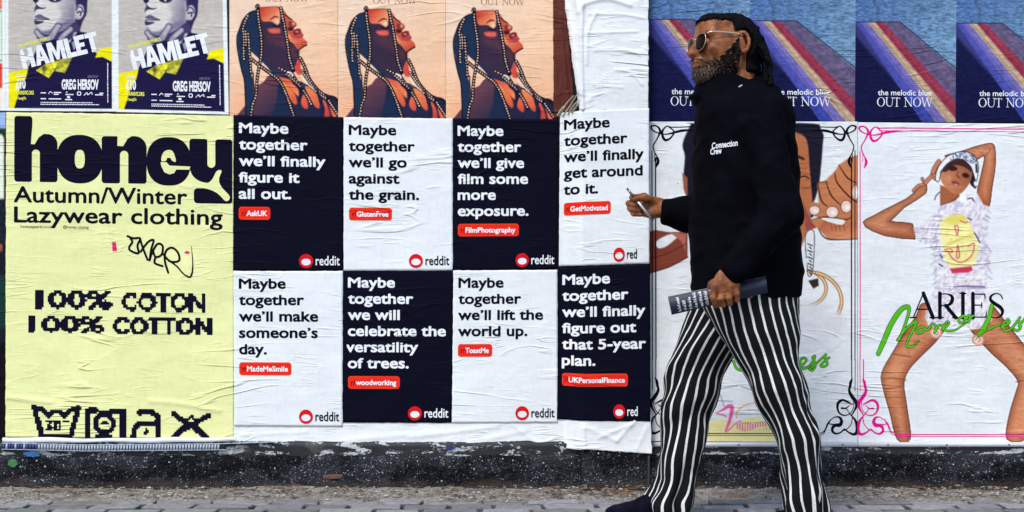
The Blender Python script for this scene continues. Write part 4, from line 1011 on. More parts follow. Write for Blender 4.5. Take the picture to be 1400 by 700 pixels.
def serif_line(word, x, base, cap, width, w=0.10):
    """capitals with thick and thin strokes and slab-free serifs"""
    t = 0.035; L = {'O': (.82, 'ring'), 'U': (.78, [([(.14, 1), (.14, .35), (.25, .06), (.42, .0), (.58, .06), (.68, .35), (.68, 1)], [w, w, w * .8, t * 1.3, t, t, t])]), 'T': (.66, [([(.33, 0), (.33, 1)], w), ([(.04, .97), (.62, .97)], t), ([(.05, .97), (.05, .82)], t), ([(.61, .97), (.61, .82)], t)]),
                    'N': (.82, [([(.12, 0), (.12, 1)], t), ([(.10, 1), (.68, .02)], w), ([(.68, 0), (.68, 1)], t)]), 'W': (1.08, [([(.08, 1), (.32, .02)], w), ([(.32, .02), (.54, .98)], t), ([(.54, .98), (.78, .02)], w), ([(.78, .02), (1.0, 1)], t)]),
                    'A': (.80, [([(.06, 0), (.40, 1)], t), ([(.40, 1), (.73, 0)], w), ([(.18, .34), (.60, .34)], t)]), 'R': (.76, [([(.16, 0), (.16, 1)], w), ([(.16, .97), (.40, .97), (.56, .88), (.58, .72), (.50, .56), (.34, .50), (.16, .50)], [t, t, w * .8, w, w * .8, t, t]), ([(.36, .50), (.70, 0)], w)]),
                    'I': (.36, [([(.18, 0), (.18, 1)], w)]), 'E': (.66, [([(.16, 0), (.16, 1)], w), ([(.16, .97), (.56, .97)], t), ([(.16, .52), (.46, .52)], t), ([(.16, .03), (.60, .03)], t), ([(.56, .97), (.57, .80)], t), ([(.60, .03), (.62, .22)], t), ([(.46, .62), (.46, .42)], t)]),
                    'S': (.60, [([(.50, .78), (.44, .94), (.28, 1.0), (.12, .90), (.10, .74), (.22, .60), (.40, .46), (.50, .30), (.46, .10), (.28, 0), (.10, .06), (.06, .24)], [t, t, t, w * .6, w * .8, w, w, w * .9, w * .6, t, t, t])]), ' ': (.38, [])}
    feet = {'U': [(.14, 1), (.68, 1)], 'T': [(.33, 0)], 'N': [(.12, 0), (.68, 1), (.10, 1)], 'W': [(.08, 1), (1.0, 1), (.54, 1)], 'A': [(.06, 0), (.73, 0)], 'R': [(.16, 0), (.70, 0)], 'I': [(.18, 0), (.18, 1)]}
    tot = sum(L[ch][0] for ch in word); k = width / tot
    f_ = Field(x - 3, base - cap - 4, x + width + 3, base + 4, max(0.32, cap * 0.03)); cx = x
    for ch in word:
        adv, st = L[ch]; P = lambda q: (cx + q[0] * k, base - q[1] * cap)
        if st == 'ring':
            f2 = Field(f_.xs[0], f_.ys[0], f_.xs[-1], f_.ys[-1], f_.step); f2.d = np.full(f_.X.shape, 1e6); f2.X, f2.Y = f_.X, f_.Y
            o_ = sd_ell(f_.X, f_.Y, cx + .41 * k, base - .5 * cap, .38 * k, .53 * cap); i_ = sd_ell(f_.X, f_.Y, cx + .41 * k, base - .5 * cap, (.38 - 1.5 * w) * k, (.53 - 1.3 * t) * cap)
            f_.add(np.maximum(o_, -i_))
        else:
            for pts, hw in st: f_.stroke([P(q) for q in pts], np.asarray(hw) * cap * .72, len(pts) > 3)
            for q in feet.get(ch, []):
                a, b = P(q); f_.stroke([(a - .11 * k, b), (a + .11 * k, b)], t * cap * .8, False)
        cx += adv * k
    return f_.mesh()
for i, (corners, lab) in enumerate((([(314, -50), (462, -50), (462.3, 160), (314, 159)], 'leftmost of the three terracotta portrait posters with beaded braids'), ([(462.3, -47), (609.3, -46), (609.8, 162.5), (462.6, 161)], 'middle of the three terracotta portrait posters with beaded braids'),
                                    ([(609.6, -45), (756, -44), (757.5, 164), (610, 163)], 'rightmost of the three terracotta portrait posters with beaded braids'))):
    sh = Sheet((314, -50, 462, 160), corners, 0.0040 + 0.0005 * i); sh.build('portrait_poster', M_PRINT, canvas=pc, seed=20 + i)
    tag(sh.obj, lab, 'poster', 'terracotta portrait posters in a row')
    sh.ink('lettering', serif_line('OUT NOW', 362, 2.2, 9, 60, .07), ink_mat('faded_brown_ink', 150, 96, 88)); sh.home()

# ---- four blue posters (plain stand-in: coloured bands across water)
def blue_canvas():
    c = Canvas(1169, -40, 1307, 167, 0.85, (92, 126, 182)); 
    c.grad([(1168, -42), (1308, -42), (1308, 168), (1168, 168)], (80, 114, 176), (116, 154, 196), (1190, 0), (1310, 60), a=1)
    n = fbm(c.X / 5.0, c.Y / 1.7, 3, 4) - 0.5; c.c *= (1 + 0.75 * n[..., None]); 
    n = vnoise(c.X / 2.2, c.Y / 1.1, 8); c.blend((slice(None), slice(None)), np.clip((n - 0.72) * 3, 0, 0.5) * (c.Y < 90), (150, 180, 215))
    c.poly([(1168, 62), (1200, 90), (1268, 168), (1168, 168)], (34, 46, 112), 6.0)
    w = c.Y > 70; n = fbm(c.X / 2.6, c.Y / 2.0, 15, 3); c.blend((slice(None), slice(None)), np.clip((n - .44) * 4, 0, .8) * w * np.clip((1215 - c.X + (c.Y - 100) * .8) / 40, 0, 1), (82, 106, 178))
    top, bot = 31.0, 168.0
    edges = [(1168, 1168), (1169, 1262), (1176, 1280), (1186, 1296), (1196, 1312), (1208, 1334), (1230, 1372)]
    cols = [(20, 24, 72), (62, 74, 176), (120, 112, 196), (196, 168, 146), (156, 56, 84), (104, 92, 134)]
    for i in range(6):
        a0, b0 = edges[i]; a1, b1 = edges[i + 1]
        c.poly([(a0, top), (a1, top), (b1 + 20, bot), (b0 + 0, bot)], cols[i], .9, tex=.22, seed=30 + i)
        for q in (.3, .62): c.stroke([(a0 + (a1 - a0) * q, top), (b0 + (b1 - b0) * q, bot)], .5, tuple(np.array(cols[i]) * (.8 if q < .5 else 1.15)), 1.0, False, .7)
    c.poly([(1168, 31), (1176, 31), (1262, 130), (1240, 130), (1168, 48)], (98, 96, 190), 2.5, a=.5)
    c.stroke([(1169, 31), (1230, 30.5), (1310, 96)], .6, (40, 36, 70), .6, False)
    c.grain(0.10, 19, 3, 2); c.c *= .9; return c
bc = blue_canvas()
for i, (corners, lab) in enumerate((([(886, -46), (1030, -43), (1025, 166), (886, 166)], 'leftmost blue banded poster, mostly behind the head of the man'), ([(1025, -43), (1170, -41), (1168.5, 166.5), (1024.5, 166)], 'second blue banded poster from the left, its first words hidden by the shoulder'),
                                    ([(1169.5, -41), (1308, -39), (1306.5, 167.5), (1168, 166.5)], 'blue banded poster fully in view between two others, above the bordered posters'), ([(1307.5, -39), (1450, -37), (1447, 168), (1306, 167.5)], 'blue banded poster cut off by the right edge of the photo'))):
    sh = Sheet((1169, -40, 1307, 167), corners, 0.0030 + 0.0005 * (i % 2)); sh.build('music_poster', M_PRINT, canvas=bc, seed=40 + i)
    tag(sh.obj, lab, 'poster', 'blue banded posters in a row')
    sh.ink('lettering', join([text('the melodic blue', 1200.5, 130.6, 7.6, 73, 0.012), serif_line('OUT NOW', 1199, 145.6, 11.8, 76, .075)]), I_WHITE); sh.home()

# ---- two white posters with ornamental borders
AX = 1171.8
def K(pts): return [(1080 + x / 6.364, 500 + y / 6.364) for x, y in pts]
def T_(pts): return [(1060 + x / 2.918, 160 + y / 2.918) for x, y in pts]
ORN_B = [(K([(534, -60), (534, 112)]), .7), (K([(540, 108), (526, 140), (520, 185)]), [.6, 2.0, 1.5]), (K([(518, 170), (514, 220), (545, 275), (572, 310), (574, 350), (550, 400), (530, 430)]), [1.2, 1.9, 2.6, 2.4, 1.9, 1.0, .8]), (K([(565, -60), (563, 214)]), .5),
         (K([(540, 335), (500, 312), (455, 295), (418, 318), (410, 360), (425, 405), (465, 428), (505, 420), (535, 395), (552, 345), (550, 310)]), [.6, 1.3, 1.6, 1.9, 1.6, 1.2, .9, .7, .6, .5, .5]), (K([(448, 366), (485, 365), (515, 340)]), [1.4, .9, .5]), (K([(485, 365), (505, 395), (530, 430)]), .6),
         (K([(532, 430), (565, 470), (584, 530), (576, 578), (545, 592), (500, 570), (470, 548), (440, 575), (400, 588), (370, 572), (366, 540), (392, 515), (430, 512), (446, 480), (430, 448), (395, 442), (355, 462)]), [.7, 1.6, 2.6, 2.4, 1.7, 1.1, .9, 1.0, 1.3, 1.7, 1.9, 2.2, 2.6, 2.2, 1.6, .8, .6]),
         (K([(540, 435), (530, 500), (495, 545), (465, 560)]), .6), (K([(355, 462), (325, 505), (300, 560), (270, 580), (225, 588)]), [.6, 1.3, .8, .6, .6]), (K([(330, 500), (370, 508), (410, 505)]), [.6, .9, 1.2]), (K([(320, 520), (298, 575), (270, 598), (225, 604)]), .5)]
ORN_T = [(T_([(140, 37), (232, 40), (258, 36), (276, 60), (266, 90), (244, 84), (228, 58), (250, 38)]), [.6, .7, .8, 1.5, 1.8, 1.2, 1.0, .7]), (T_([(140, 50), (200, 54), (262, 68), (308, 56), (320, 38), (300, 34), (284, 54), (296, 86), (312, 118), (300, 152)]), [.5, 1.8, .8, .9, 1.3, 1.0, 1.6, .9, .8, .7]), (T_([(312, 118), (306, 140), (306, 175)]), [.5, .5, .5]), (T_([(300, 150), (292, 176), (300, 200)]), [.5, 2.0, .6])]
mir = lambda pts, ax: [(2 * ax - x, y) for x, y in pts]
def border(f, ax_r, ax_l, left, right, double=True):
    if right:
        for p, w in ORN_B + ORN_T: f.stroke([(x + ax_r, y) for x, y in p], w)
        f.rr(1162.8 + ax_r, 215, 1164.5 + ax_r, 492, .3); f.rr(1167.8 + ax_r, 205, 1169.1 + ax_r, 492, .2)
    if left:
        for p, w in ORN_B + ORN_T: f.stroke(mir(p, ax_l), w)
        
        if double: f.rr(2 * ax_l - 1164.5, 215, 2 * ax_l - 1162.8, 492, .3)
        f.rr(2 * ax_l - 1169.1, 205, 2 * ax_l - 1167.8, 492, .2)
def aries_a():
    c = Canvas(887, 166, 1172, 604, 1.1, (222, 225, 238)); C6 = T_
    SK, DS = (176, 106, 72), (70, 30, 24)
    C5 = lambda pts: [(840 + x / 2.692, 180 + y / 2.692) for x, y in pts]; C8 = lambda pts: [(880 + x / 5, 480 + y / 5) for x, y in pts]; C7 = lambda pts: [(1060 + x / 2.918, 380 + y / 2.918) for x, y in pts]
    # the model's big face and hair, mostly behind the walking man
    c.poly([(944, 171), (952, 168), (1100, 168), (1122, 176), (1124, 205), (1119, 245), (1112, 275), (1100, 300), (960, 300), (938, 268), (934, 244), (936, 214), (933, 196)], (26, 24, 42), 1.0, True)
    c.poly([(960, 185), (1020, 172), (1085, 180), (1104, 195), (1108, 240), (1110, 275), (1104, 312), (1085, 350), (1030, 372), (980, 350), (955, 300)], SK, 1.2, True)
    c.poly([(975, 232), (1000, 224), (1020, 234), (998, 244)], (40, 22, 24), 1.0, True); c.poly([(1050, 232), (1074, 224), (1094, 236), (1072, 244)], (40, 22, 24), 1.0, True)
    c.stroke([(968, 216), (996, 207), (1022, 214)], 1.6, (50, 26, 26), 1.0); c.stroke([(1046, 214), (1072, 207), (1098, 217)], 1.6, (50, 26, 26), 1.0); c.stroke([(1032, 236), (1026, 272), (1020, 282), (1034, 290), (1050, 282)], [.5, .9, 1.0, 1.2, .8], (110, 56, 40), 1.2)
    c.poly([(1004, 318), (1024, 308), (1034, 311), (1046, 308), (1066, 318), (1048, 332), (1022, 332)], (142, 60, 62), .9, True); c.stroke([(1006, 318), (1034, 320), (1064, 318)], .8, (70, 26, 30), .7)
    c.poly(C6([(122, 40), (188, 62), (184, 130), (176, 250), (152, 335), (140, 250), (130, 120)]), (28, 26, 44), .8, True); c.stroke(C6([(95, 240), (118, 236), (132, 244)]), 1.0, (60, 24, 24), .8); c.poly(C6([(110, 340), (136, 400), (165, 440), (120, 455)]), (150, 70, 66), 1.0)
    c.ell(927, 250, 1.6, 1.8, (250, 250, 252), .5); c.ell(926.4, 250.6, .8, .8, (30, 30, 40), .4); c.poly(C5([(248, 150), (268, 170), (268, 240), (255, 215)]), (150, 84, 66), .7)
    # right hand
    c.poly(C6([(300, 156), (340, 148), (345, 482), (210, 486), (170, 444), (138, 412), (178, 404), (132, 384), (130, 356), (146, 338), (172, 342), (165, 262), (200, 250), (236, 216), (252, 190)]), (188, 118, 82), .8)
    c.grad(C6([(200, 400), (300, 420), (345, 400), (345, 482), (212, 484), (172, 444)]), (170, 92, 66), (206, 134, 98), C6([(240, 405)])[0], C6([(260, 480)])[0], 1.2)
    for p in ([(236, 216), (246, 262), (300, 322), (330, 340)], [(200, 254), (222, 312), (262, 352)], [(168, 262), (182, 330), (206, 356)], [(252, 190), (285, 240), (322, 262)], [(140, 410), (200, 398), (276, 408), (300, 400)], [(345, 484), (210, 486), (170, 444)]): c.stroke(C6(p), [.5] + [.95] * (len(p) - 2) + [.5], (58, 24, 24), .7)
    for x_, y_, a_, b_ in ((155, 371, 7, 6), (226, 378, 8.2, 7.4), (282, 356, 7, 8), (318, 300, 4, 10)): c.ell(*C6([(x_, y_)])[0], a_ + .8, b_ + .8, (84, 34, 34), .6); c.ell(*C6([(x_, y_)])[0], a_, b_, (234, 200, 196), .6); c.ell(*C6([(x_ + 4, y_ + 3)])[0], a_ * .45, b_ * .4, (250, 236, 232), 1.0)
    for x_ in (190, 205, 222, 240): c.stroke(C6([(x_ + 30, 420), (x_ + 36, 452)]), .4, (110, 52, 40), .6)
    c.poly(C6([(182, 402), (240, 404), (276, 412), (262, 428), (214, 418)]), (226, 228, 240), .6, True)
    # left forearm and ear jewel
    c.poly(C5([(115, 372), (150, 362), (200, 370), (268, 368), (268, 462), (200, 500), (118, 524)]), (126, 62, 50), .7); c.poly(C5([(154, 404), (196, 380), (240, 376), (222, 396), (186, 424), (158, 428)]), (222, 225, 238), .7, True)
    c.poly(C5([(204, 372), (262, 376), (260, 440), (244, 402)]), (172, 96, 88), .8); c.stroke(C5([(118, 470), (190, 450), (262, 412)]), .6, (90, 30, 28), .6); c.stroke(C5([(118, 524), (200, 498), (268, 462)]), .8, (60, 20, 20), .6)
    # rings and clip
    arc = lambda cx, cy, rx, ry, a0, a1: [(cx + rx * math.cos(t), cy + ry * math.sin(t)) for t in np.linspace(a0, a1, 22)]
    for p, w in ((arc(1096, 394, 33, 25, -1.3, 2.6), 1.7), (arc(1103, 411, 47, 40, -1.3, 2.6), 1.9)):
        c.stroke(p, w + .6, (96, 58, 34), .6); c.stroke(p, w, (196, 142, 92), .6); c.stroke(p, .6, (246, 222, 190), .7)
    c.poly(C7([(130, 10), (170, 0), (172, 30), (150, 42)]), (54, 40, 36), .7)
    c.stroke(C6([(122, 560), (118, 480), (132, 452), (152, 456), (154, 520), (146, 620), (130, 632), (126, 590)]), .55, (40, 40, 54), .5)
    for k in range(10): c.stroke(C6([(128 + (k % 2) * 8, 505 + k * 13), (146 - (k % 2) * 4, 512 + k * 13)]), .8, (34, 34, 48), .5)
    c.poly(C7([(92, 130), (160, 150), (205, 190), (200, 215), (92, 196)]), (206, 206, 216), 2.5, True)
    c.poly([(1090, 415), (1150, 430), (1140, 470), (1092, 480)], (214, 215, 228), 5, True)
    # doodle at the foot
    c.poly(C8([(440, 500), (480, 470), (560, 468), (640, 500), (680, 462), (780, 452), (860, 500), (900, 560), (900, 640), (430, 640)]), (231, 219, 164), 1.0)
    for p, w in ((C8([(490, 425), (540, 400), (580, 376), (600, 392), (585, 470), (556, 550)]), [.6, 1.6, 2.6, 2.8, 2.2, 1.4]), (C8([(500, 430), (545, 440), (560, 450)]), 1.0)): c.stroke(p, w, (222, 92, 170), .6)
    for k in range(12): c.stroke(C8([(640 + k * 17, 500 - 14 * abs(math.sin(k * .5))), (634 + k * 18, 530 + 18 * math.sin(k * .5))]), .7, (224, 60, 160), .5)
    c.stroke(C8([(570, 550), (620, 500), (660, 478)]), .7, (222, 70, 160), .5); c.stroke(C8([(632, 460), (632, 420), (680, 376), (760, 350)]), [.6, 1.2, 1.2, .8], (226, 170, 150), .6)
    for p in (C8([(520, 260), (640, 236)]), C8([(660, 240), (740, 268)]), C8([(500, 340), (600, 344)]), C8([(520, 300), (546, 380)])): c.stroke(p, .4, (90, 92, 130), .6)
    c.grain(.03, 33, 7, 2.5); return c
sa = Sheet((887, 166, 1172, 604), [(887, 166.5), (1172, 166.5), (1172, 604.5), (888, 603)], 0.0046); sa.build('bordered_poster', M_PRINT, canvas=aries_a(), seed=51)
tag(sa.obj, 'white poster with black ornamental border half hidden behind the walking man', 'poster', 'pair of bordered fashion posters')
f = Field(884, 166, 1175, 606, 0.7); border(f, 0, (1169.0 + 890.6) / 2, True, True)
for y0, y1, xa, xb in ((172.2, 173.4, 940, 1112), (177.0, 177.8, 945, 1110), (592.2, 593.4, 935, 1118), (595.0, 595.8, 935, 1118)): f.rr(xa, y0, xb, y1, .3)
sa.ink('border', f.mesh(), I_BLACK)
def script(strokes, grow):
    allp = np.concatenate([np.asarray(p, float) for p, w in strokes]); g_ = Field(allp[:, 0].min() - 6, allp[:, 1].min() - 6, allp[:, 0].max() + 6, allp[:, 1].max() + 6, 0.55)
    for p, w in strokes: g_.stroke(p, np.asarray(w, float) + grow)
    return g_.mesh()
C7 = lambda pts: [(1060 + x / 2.918, 380 + y / 2.918) for x, y in pts]
less = [(C7([(84, 352), (108, 345), (122, 325), (108, 318), (96, 338), (104, 360), (126, 356), (150, 330), (156, 310), (148, 318), (158, 346), (148, 366), (134, 362), (150, 350), (186, 318), (200, 304), (196, 318), (206, 342), (192, 352), (180, 346), (213, 316)]), 1.3), ([(1002, 494), (1006, 503), (1013, 506), (1016, 500)], 1.5)]

for w_ in less:
    o_ = sa.ink('script_lettering', script([w_], .5), I_DGREEN); sa.ink('script_face', script([w_], -.1), I_GREEN, o_)
sa.home()

def aries_b():
    c = Canvas(1173, 166, 1458, 604, 1.0, (224, 228, 242)); U = lambda pts: [(1170 + x / 6.087, 180 + y / 6.087) for x, y in pts]
    D = lambda pts: [(1060 + x / 2.918, 380 + y / 2.918) for x, y in pts]
    OUT = (58, 26, 30)
    def limb(pts, a, b, p0, p1, halo=True, sm=True):
        q = smooth_pts(pts, True, 4) if sm else np.asarray(pts)
        if halo: c.stroke(np.vstack([q, q[:1]]), 2.0, (240, 240, 248), .8, False)
        c.grad(q, a, b, p0, p1, .6)
        w = c._w(q, 2)
        if c.X[w].size:
            d = sd_poly(c.X[w], c.Y[w], q); ins = c.cov(d, .6); n_ = fbm(c.X[w] / 9, c.Y[w] / 2.6, 55, 4) - .5
            c.blend(w, ins * np.exp(np.minimum(d, 0) / 3.4) * .6, (112, 56, 42)); c.blend(w, ins * np.clip((-d - 5) / 6, 0, 1) * np.clip(.30 + n_, 0, .5), (236, 176, 140)); c.blend(w, ins * np.clip(n_ * 3 - .3, 0, .28), (132, 70, 52))
        c.stroke(np.vstack([q, q[:1]]), .5, OUT, .5, False)
    # legs, mirrored stance
    limb(D([(560, 150), (590, 96), (690, 120), (690, 176), (640, 250), (590, 300), (535, 360), (513, 420), (526, 520), (538, 640), (486, 642), (455, 530), (430, 440), (424, 375), (470, 290), (515, 215)]), (200, 128, 94), (172, 98, 72), D([(480, 300)])[0], D([(620, 330)])[0])
    limb(D([(770, 190), (770, 120), (850, 96), (925, 180), (990, 262), (1040, 330), (1068, 390), (1062, 450), (1030, 550), (1000, 640), (922, 640), (932, 540), (958, 450), (966, 408), (920, 350), (850, 285)]), (178, 104, 76), (202, 130, 96), D([(860, 300)])[0], D([(1040, 330)])[0])
    for p in ([(430, 400), (470, 396), (520, 404)], [(440, 440), (500, 430)], [(960, 410), (1010, 400), (1060, 396)], [(470, 300), (540, 312)]): c.stroke(D(p), .5, (120, 56, 40), .9)
    # arms
    limb(U([(60, 745), (85, 722), (150, 690), (240, 640), (420, 548), (480, 500), (545, 420), (588, 422), (592, 470), (584, 500), (520, 548), (400, 625), (335, 692), (288, 734), (330, 742), (400, 746), (470, 755), (486, 800), (500, 840), (492, 886), (380, 880), (240, 858), (140, 820), (80, 785)]), (200, 134, 100), (176, 102, 74), U([(200, 660)])[0], U([(320, 860)])[0], True, False)
    for p, w in (([(575, 420), (600, 390), (640, 345), (690, 260)], 2.4), ([(640, 330), (655, 290), (690, 235)], 2.6), ([(480, 480), (520, 440), (560, 430)], 1.8), ([(560, 400), (552, 380)], 1.6), ([(650, 350), (660, 380)], 2.2)): c.stroke(U(p), w + .6, OUT, .6); c.stroke(U(p), w, (192, 120, 90), .6)
    limb(U([(740, 186), (870, 150), (1000, 106), (1110, 80), (1150, 100), (1160, 180), (1156, 300), (1132, 450), (1108, 606), (1060, 596), (1008, 500), (1040, 340), (1066, 190), (1000, 215), (900, 165), (800, 200)]), (208, 140, 106), (182, 104, 70), U([(1060, 120)])[0], U([(1080, 560)])[0])
    c.stroke(U([(1066, 190), (1100, 160), (1120, 120)]), .5, (120, 60, 44), .8)
    # blouse with ruffles
    sh_ = U([(705, 600), (800, 566), (880, 500), (960, 510), (1010, 500), (1060, 592), (1112, 612), (1092, 690), (1100, 870), (1132, 1050), (1108, 1134), (1084, 1150), (1088, 1250), (1100, 1340), (1130, 1440), (1128, 1560), (1050, 1620), (960, 1640), (905, 1600), (860, 1585), (800, 1620), (700, 1640), (600, 1600), (575, 1540), (600, 1420), (630, 1350), (660, 1290), (652, 1100), (640, 1000), (604, 924), (545, 920), (500, 870), (480, 790), (590, 724), (660, 660)])
    c.poly(sh_, (220, 216, 233), 1.2)
    w = c._w(sh_, 2); m = c.cov(sd_poly(c.X[w], c.Y[w], sh_), 1.0); nn = fbm(c.X[w] / 3.2 + c.Y[w] / 9, c.Y[w] / 4.5, 61, 4)
    c.blend(w, m * np.clip((nn - .52) * 3.2, 0, .55), (170, 160, 196)); c.blend(w, m * np.clip((.46 - nn) * 3.2, 0, .6), (244, 242, 250))
    for k in range(34):
        a = rng.random(); x_, y_ = (1045 + 60 * rng.random(), 640 + 560 * a) if k % 2 else (650 + 50 * rng.random(), 700 + 560 * a)
        c.stroke(U([(x_, y_), (x_ + (26 if k % 2 else -26), y_ + 14 + 16 * rng.random())]), .45, (128, 118, 164), .7, False, .7)
    c.poly(U([(700, 742), (760, 690), (870, 664), (934, 722), (990, 830), (1022, 920), (1010, 1022), (972, 1112), (800, 1124), (742, 1062), (722, 940), (706, 850)]), (238, 226, 156), 1.0, tex=.10, seed=9)
    c.stroke(U([(725, 950), (850, 890), (990, 840)]), [.6, 2.0, .8], (214, 200, 110), 1.0); c.poly(U([(740, 720), (800, 690), (900, 684), (905, 740), (760, 760)]), (214, 202, 96), 1.5, True, .7)
    for p in ([(822, 770), (850, 780), (842, 850), (822, 780)], [(845, 930), (862, 1020), (838, 1036), (845, 930)], [(772, 1000), (810, 1050), (870, 1078), (930, 1050), (972, 1000), (984, 920)], [(740, 970), (790, 965), (800, 990), (745, 985)], [(930, 940), (975, 915)], [(870, 730), (905, 745), (930, 735)]): c.stroke(U(p), .8, (204, 74, 108), .6)
    c.poly(U([(778, 1128), (960, 1108), (972, 1142), (940, 1160), (800, 1168)]), (198, 52, 92), .8)
    for p in ([(985, 830), (1010, 870), (1030, 910)], [(690, 1090), (720, 1110)], [(700, 1010), (716, 1040)], [(930, 705), (960, 720)]): c.stroke(U(p), .9, (58, 62, 120), .7)
    c.stroke(U([(810, 1285), (900, 1275), (1070, 1280)]), [.4, 1.1, .9], (112, 84, 136), .7); c.stroke(U([(660, 1290), (760, 1300), (1080, 1292)]), .5, (160, 150, 188), .8)
    # face, cap
    c.poly(U([(700, 430), (700, 600), (760, 580), (830, 560), (880, 500), (900, 455), (800, 470)]), (158, 92, 62), .7); c.stroke(U([(705, 600), (800, 566), (870, 505)]), .5, OUT, .6); c.stroke(U([(655, 555), (672, 515), (700, 490)]), .7, (40, 36, 50), .5)
    c.poly(U([(930, 250), (985, 280), (995, 380), (975, 420), (1000, 460), (965, 440), (945, 400)]), (28, 22, 34), .8, True)
    c.grad(smooth_pts(U([(700, 340), (730, 280), (800, 235), (880, 225), (945, 270), (966, 330), (950, 402), (905, 470), (860, 505), (810, 500), (745, 450), (710, 400)]), True, 4), (190, 122, 92), (146, 84, 62), U([(730, 380)])[0], U([(950, 330)])[0], .6)
    c.poly(U([(720, 310), (780, 240), (880, 212), (960, 270), (962, 320), (900, 280), (820, 268), (750, 320)]), (62, 34, 36), 1.4, True)
    c.poly(U([(762, 292), (800, 270), (838, 284), (842, 304), (800, 314)]), (52, 24, 30), .9, True); c.poly(U([(885, 336), (920, 330), (945, 356), (915, 372), (890, 360)]), (52, 24, 30), .9, True); c.stroke(U([(848, 318), (842, 352), (862, 372)]), [.5, .8, .9], (104, 54, 44), .7)
    c.poly(U([(792, 402), (830, 398), (858, 418), (848, 440), (815, 430)]), (128, 58, 58), .8, True); c.ell(*U([(832, 430)])[0], 3.0, 1.4, (206, 130, 126), .8, rot=.3); c.ell(*U([(770, 380)])[0], 4.0, 4.5, (206, 140, 110), 2.5, .7); c.stroke(U([(705, 440), (800, 446), (900, 452)]), .5, (216, 130, 84), .8, True, .7)
    cap_ = smooth_pts(U([(664, 390), (668, 330), (700, 258), (770, 186), (870, 152), (955, 165), (1008, 225), (1018, 310), (1000, 400), (975, 330), (950, 270), (890, 222), (830, 218), (760, 258), (712, 320), (690, 400)]), True, 4)
    c.poly(cap_, (226, 228, 240), .7); w = c._w(cap_, 2); m = c.cov(sd_poly(c.X[w], c.Y[w], cap_), .8) * (c.X[w] > 1298) * (c.Y[w] < 222); nn = fbm(c.X[w] / 1.8, c.Y[w] / 1.8, 77, 3); c.blend(w, m * np.clip((nn - .36) * 3, 0, .85), (70, 82, 128))
    c.stroke(np.vstack([cap_, cap_[:1]]), .55, (38, 34, 50), .5, False); c.stroke(U([(700, 330), (755, 258), (830, 214), (900, 220)]), .6, (40, 36, 52), .5); c.stroke(U([(1000, 260), (1004, 320)]), 1.4, (40, 38, 56), .7); c.stroke(U([(968, 390), (985, 450), (1000, 440)]), .9, (38, 34, 46), .6)
    c.poly(U([(860, 505), (905, 490), (912, 560), (870, 580)]), (242, 242, 250), .8); c.stroke(U([(930, 545), (965, 540), (980, 565)]), .9, (60, 60, 90), .6)
    # rosettes
    for x_, y_ in ((640, 215), (808, 242)):
        c.ell(*D([(x_, y_)])[0], 8.5, 8, (206, 140, 124), .8, tex if False else 1.0); c.ell(*D([(x_, y_)])[0], 6, 5.6, (242, 216, 208), .8); c.stroke(D([(x_ - 10, y_), (x_, y_ - 8), (x_ + 10, y_), (x_, y_ + 9)]), .7, (190, 90, 90), .5)
    c.grain(.025, 41, 7, 2.5); return c
sb = Sheet((1173, 166, 1458, 604), [(1172.4, 167.5), (1458, 170), (1458, 605), (1172.6, 604.5)], 0.0050); sb.build('bordered_poster', M_PRINT, canvas=aries_b(), seed=52)
tag(sb.obj, 'white poster with magenta ornamental border showing a posing woman in a cap', 'poster', 'pair of bordered fashion posters')
f = Field(1172, 166, 1459, 606, 0.7); border(f, 285, AX + 0.4, True, True, False)
for y0, y1, xa, xb in ((172.6, 174.0, 1208, 1400), (176.6, 177.6, 1202, 1402), (592.4, 593.8, 1228, 1400), (595.2, 596.2, 1228, 1400)): f.rr(xa, y0, xb, y1, .3)
sb.ink('border', f.mesh(), I_PINK)
sb.ink('lettering', serif_line('ARIES', 1246, 432.8, 33.5, 128, .105), I_BLACK)
ml = [(C7([(410, 300), (432, 250), (462, 180), (500, 124), (530, 112), (528, 150), (496, 236), (486, 244)]), [2.6, 3.2, 3.4, 3.2, 2.6, 1.8, 1.5, 1.3]), (C7([(486, 244), (520, 200), (556, 172), (560, 180), (530, 240), (522, 268), (548, 268), (572, 246)]), [1.3, 1.5, 1.9, 1.7, 1.5, 1.5, 1.2, .7]),
      (C7([(585, 190), (565, 200), (566, 216), (584, 214), (594, 198), (585, 188), (604, 204), (620, 186)]), 1.4), (C7([(620, 186), (626, 178), (640, 190), (634, 214), (650, 186), (664, 186)]), 1.4), (C7([(664, 200), (690, 180), (686, 170), (668, 192), (680, 206), (714, 204), (740, 188), (772, 166)]), [1.3, 1.3, 1.3, 1.4, 1.4, 1.1, .9, .7]),
      (C7([(748, 148), (732, 158), (734, 174), (752, 168), (756, 150), (746, 146), (764, 156)]), 1.4), (C7([(762, 158), (770, 144), (776, 150), (768, 172), (782, 150), (790, 146)]), 1.3), (C7([(862, 104), (852, 150), (832, 192), (810, 222), (830, 208), (870, 190), (896, 182)]), [2.2, 2.8, 3.0, 2.4, 1.5, 1.3, 1.1]),
      (C7([(900, 190), (930, 174), (926, 160), (908, 178), (912, 204), (936, 200), (960, 172), (974, 152), (968, 164), (978, 186), (966, 204), (950, 200)]), 1.4), (C7([(970, 186), (1000, 150), (1014, 142), (1012, 156), (1024, 178), (1010, 194), (998, 190), (1046, 150)]), 1.4)]
for w_ in (ml[:5], ml[5:7], ml[7:]):
    o_ = sb.ink('script_lettering', script(w_, .5), I_DGREEN); sb.ink('script_face', script(w_, -.15), I_GREEN, o_)
sb.home()

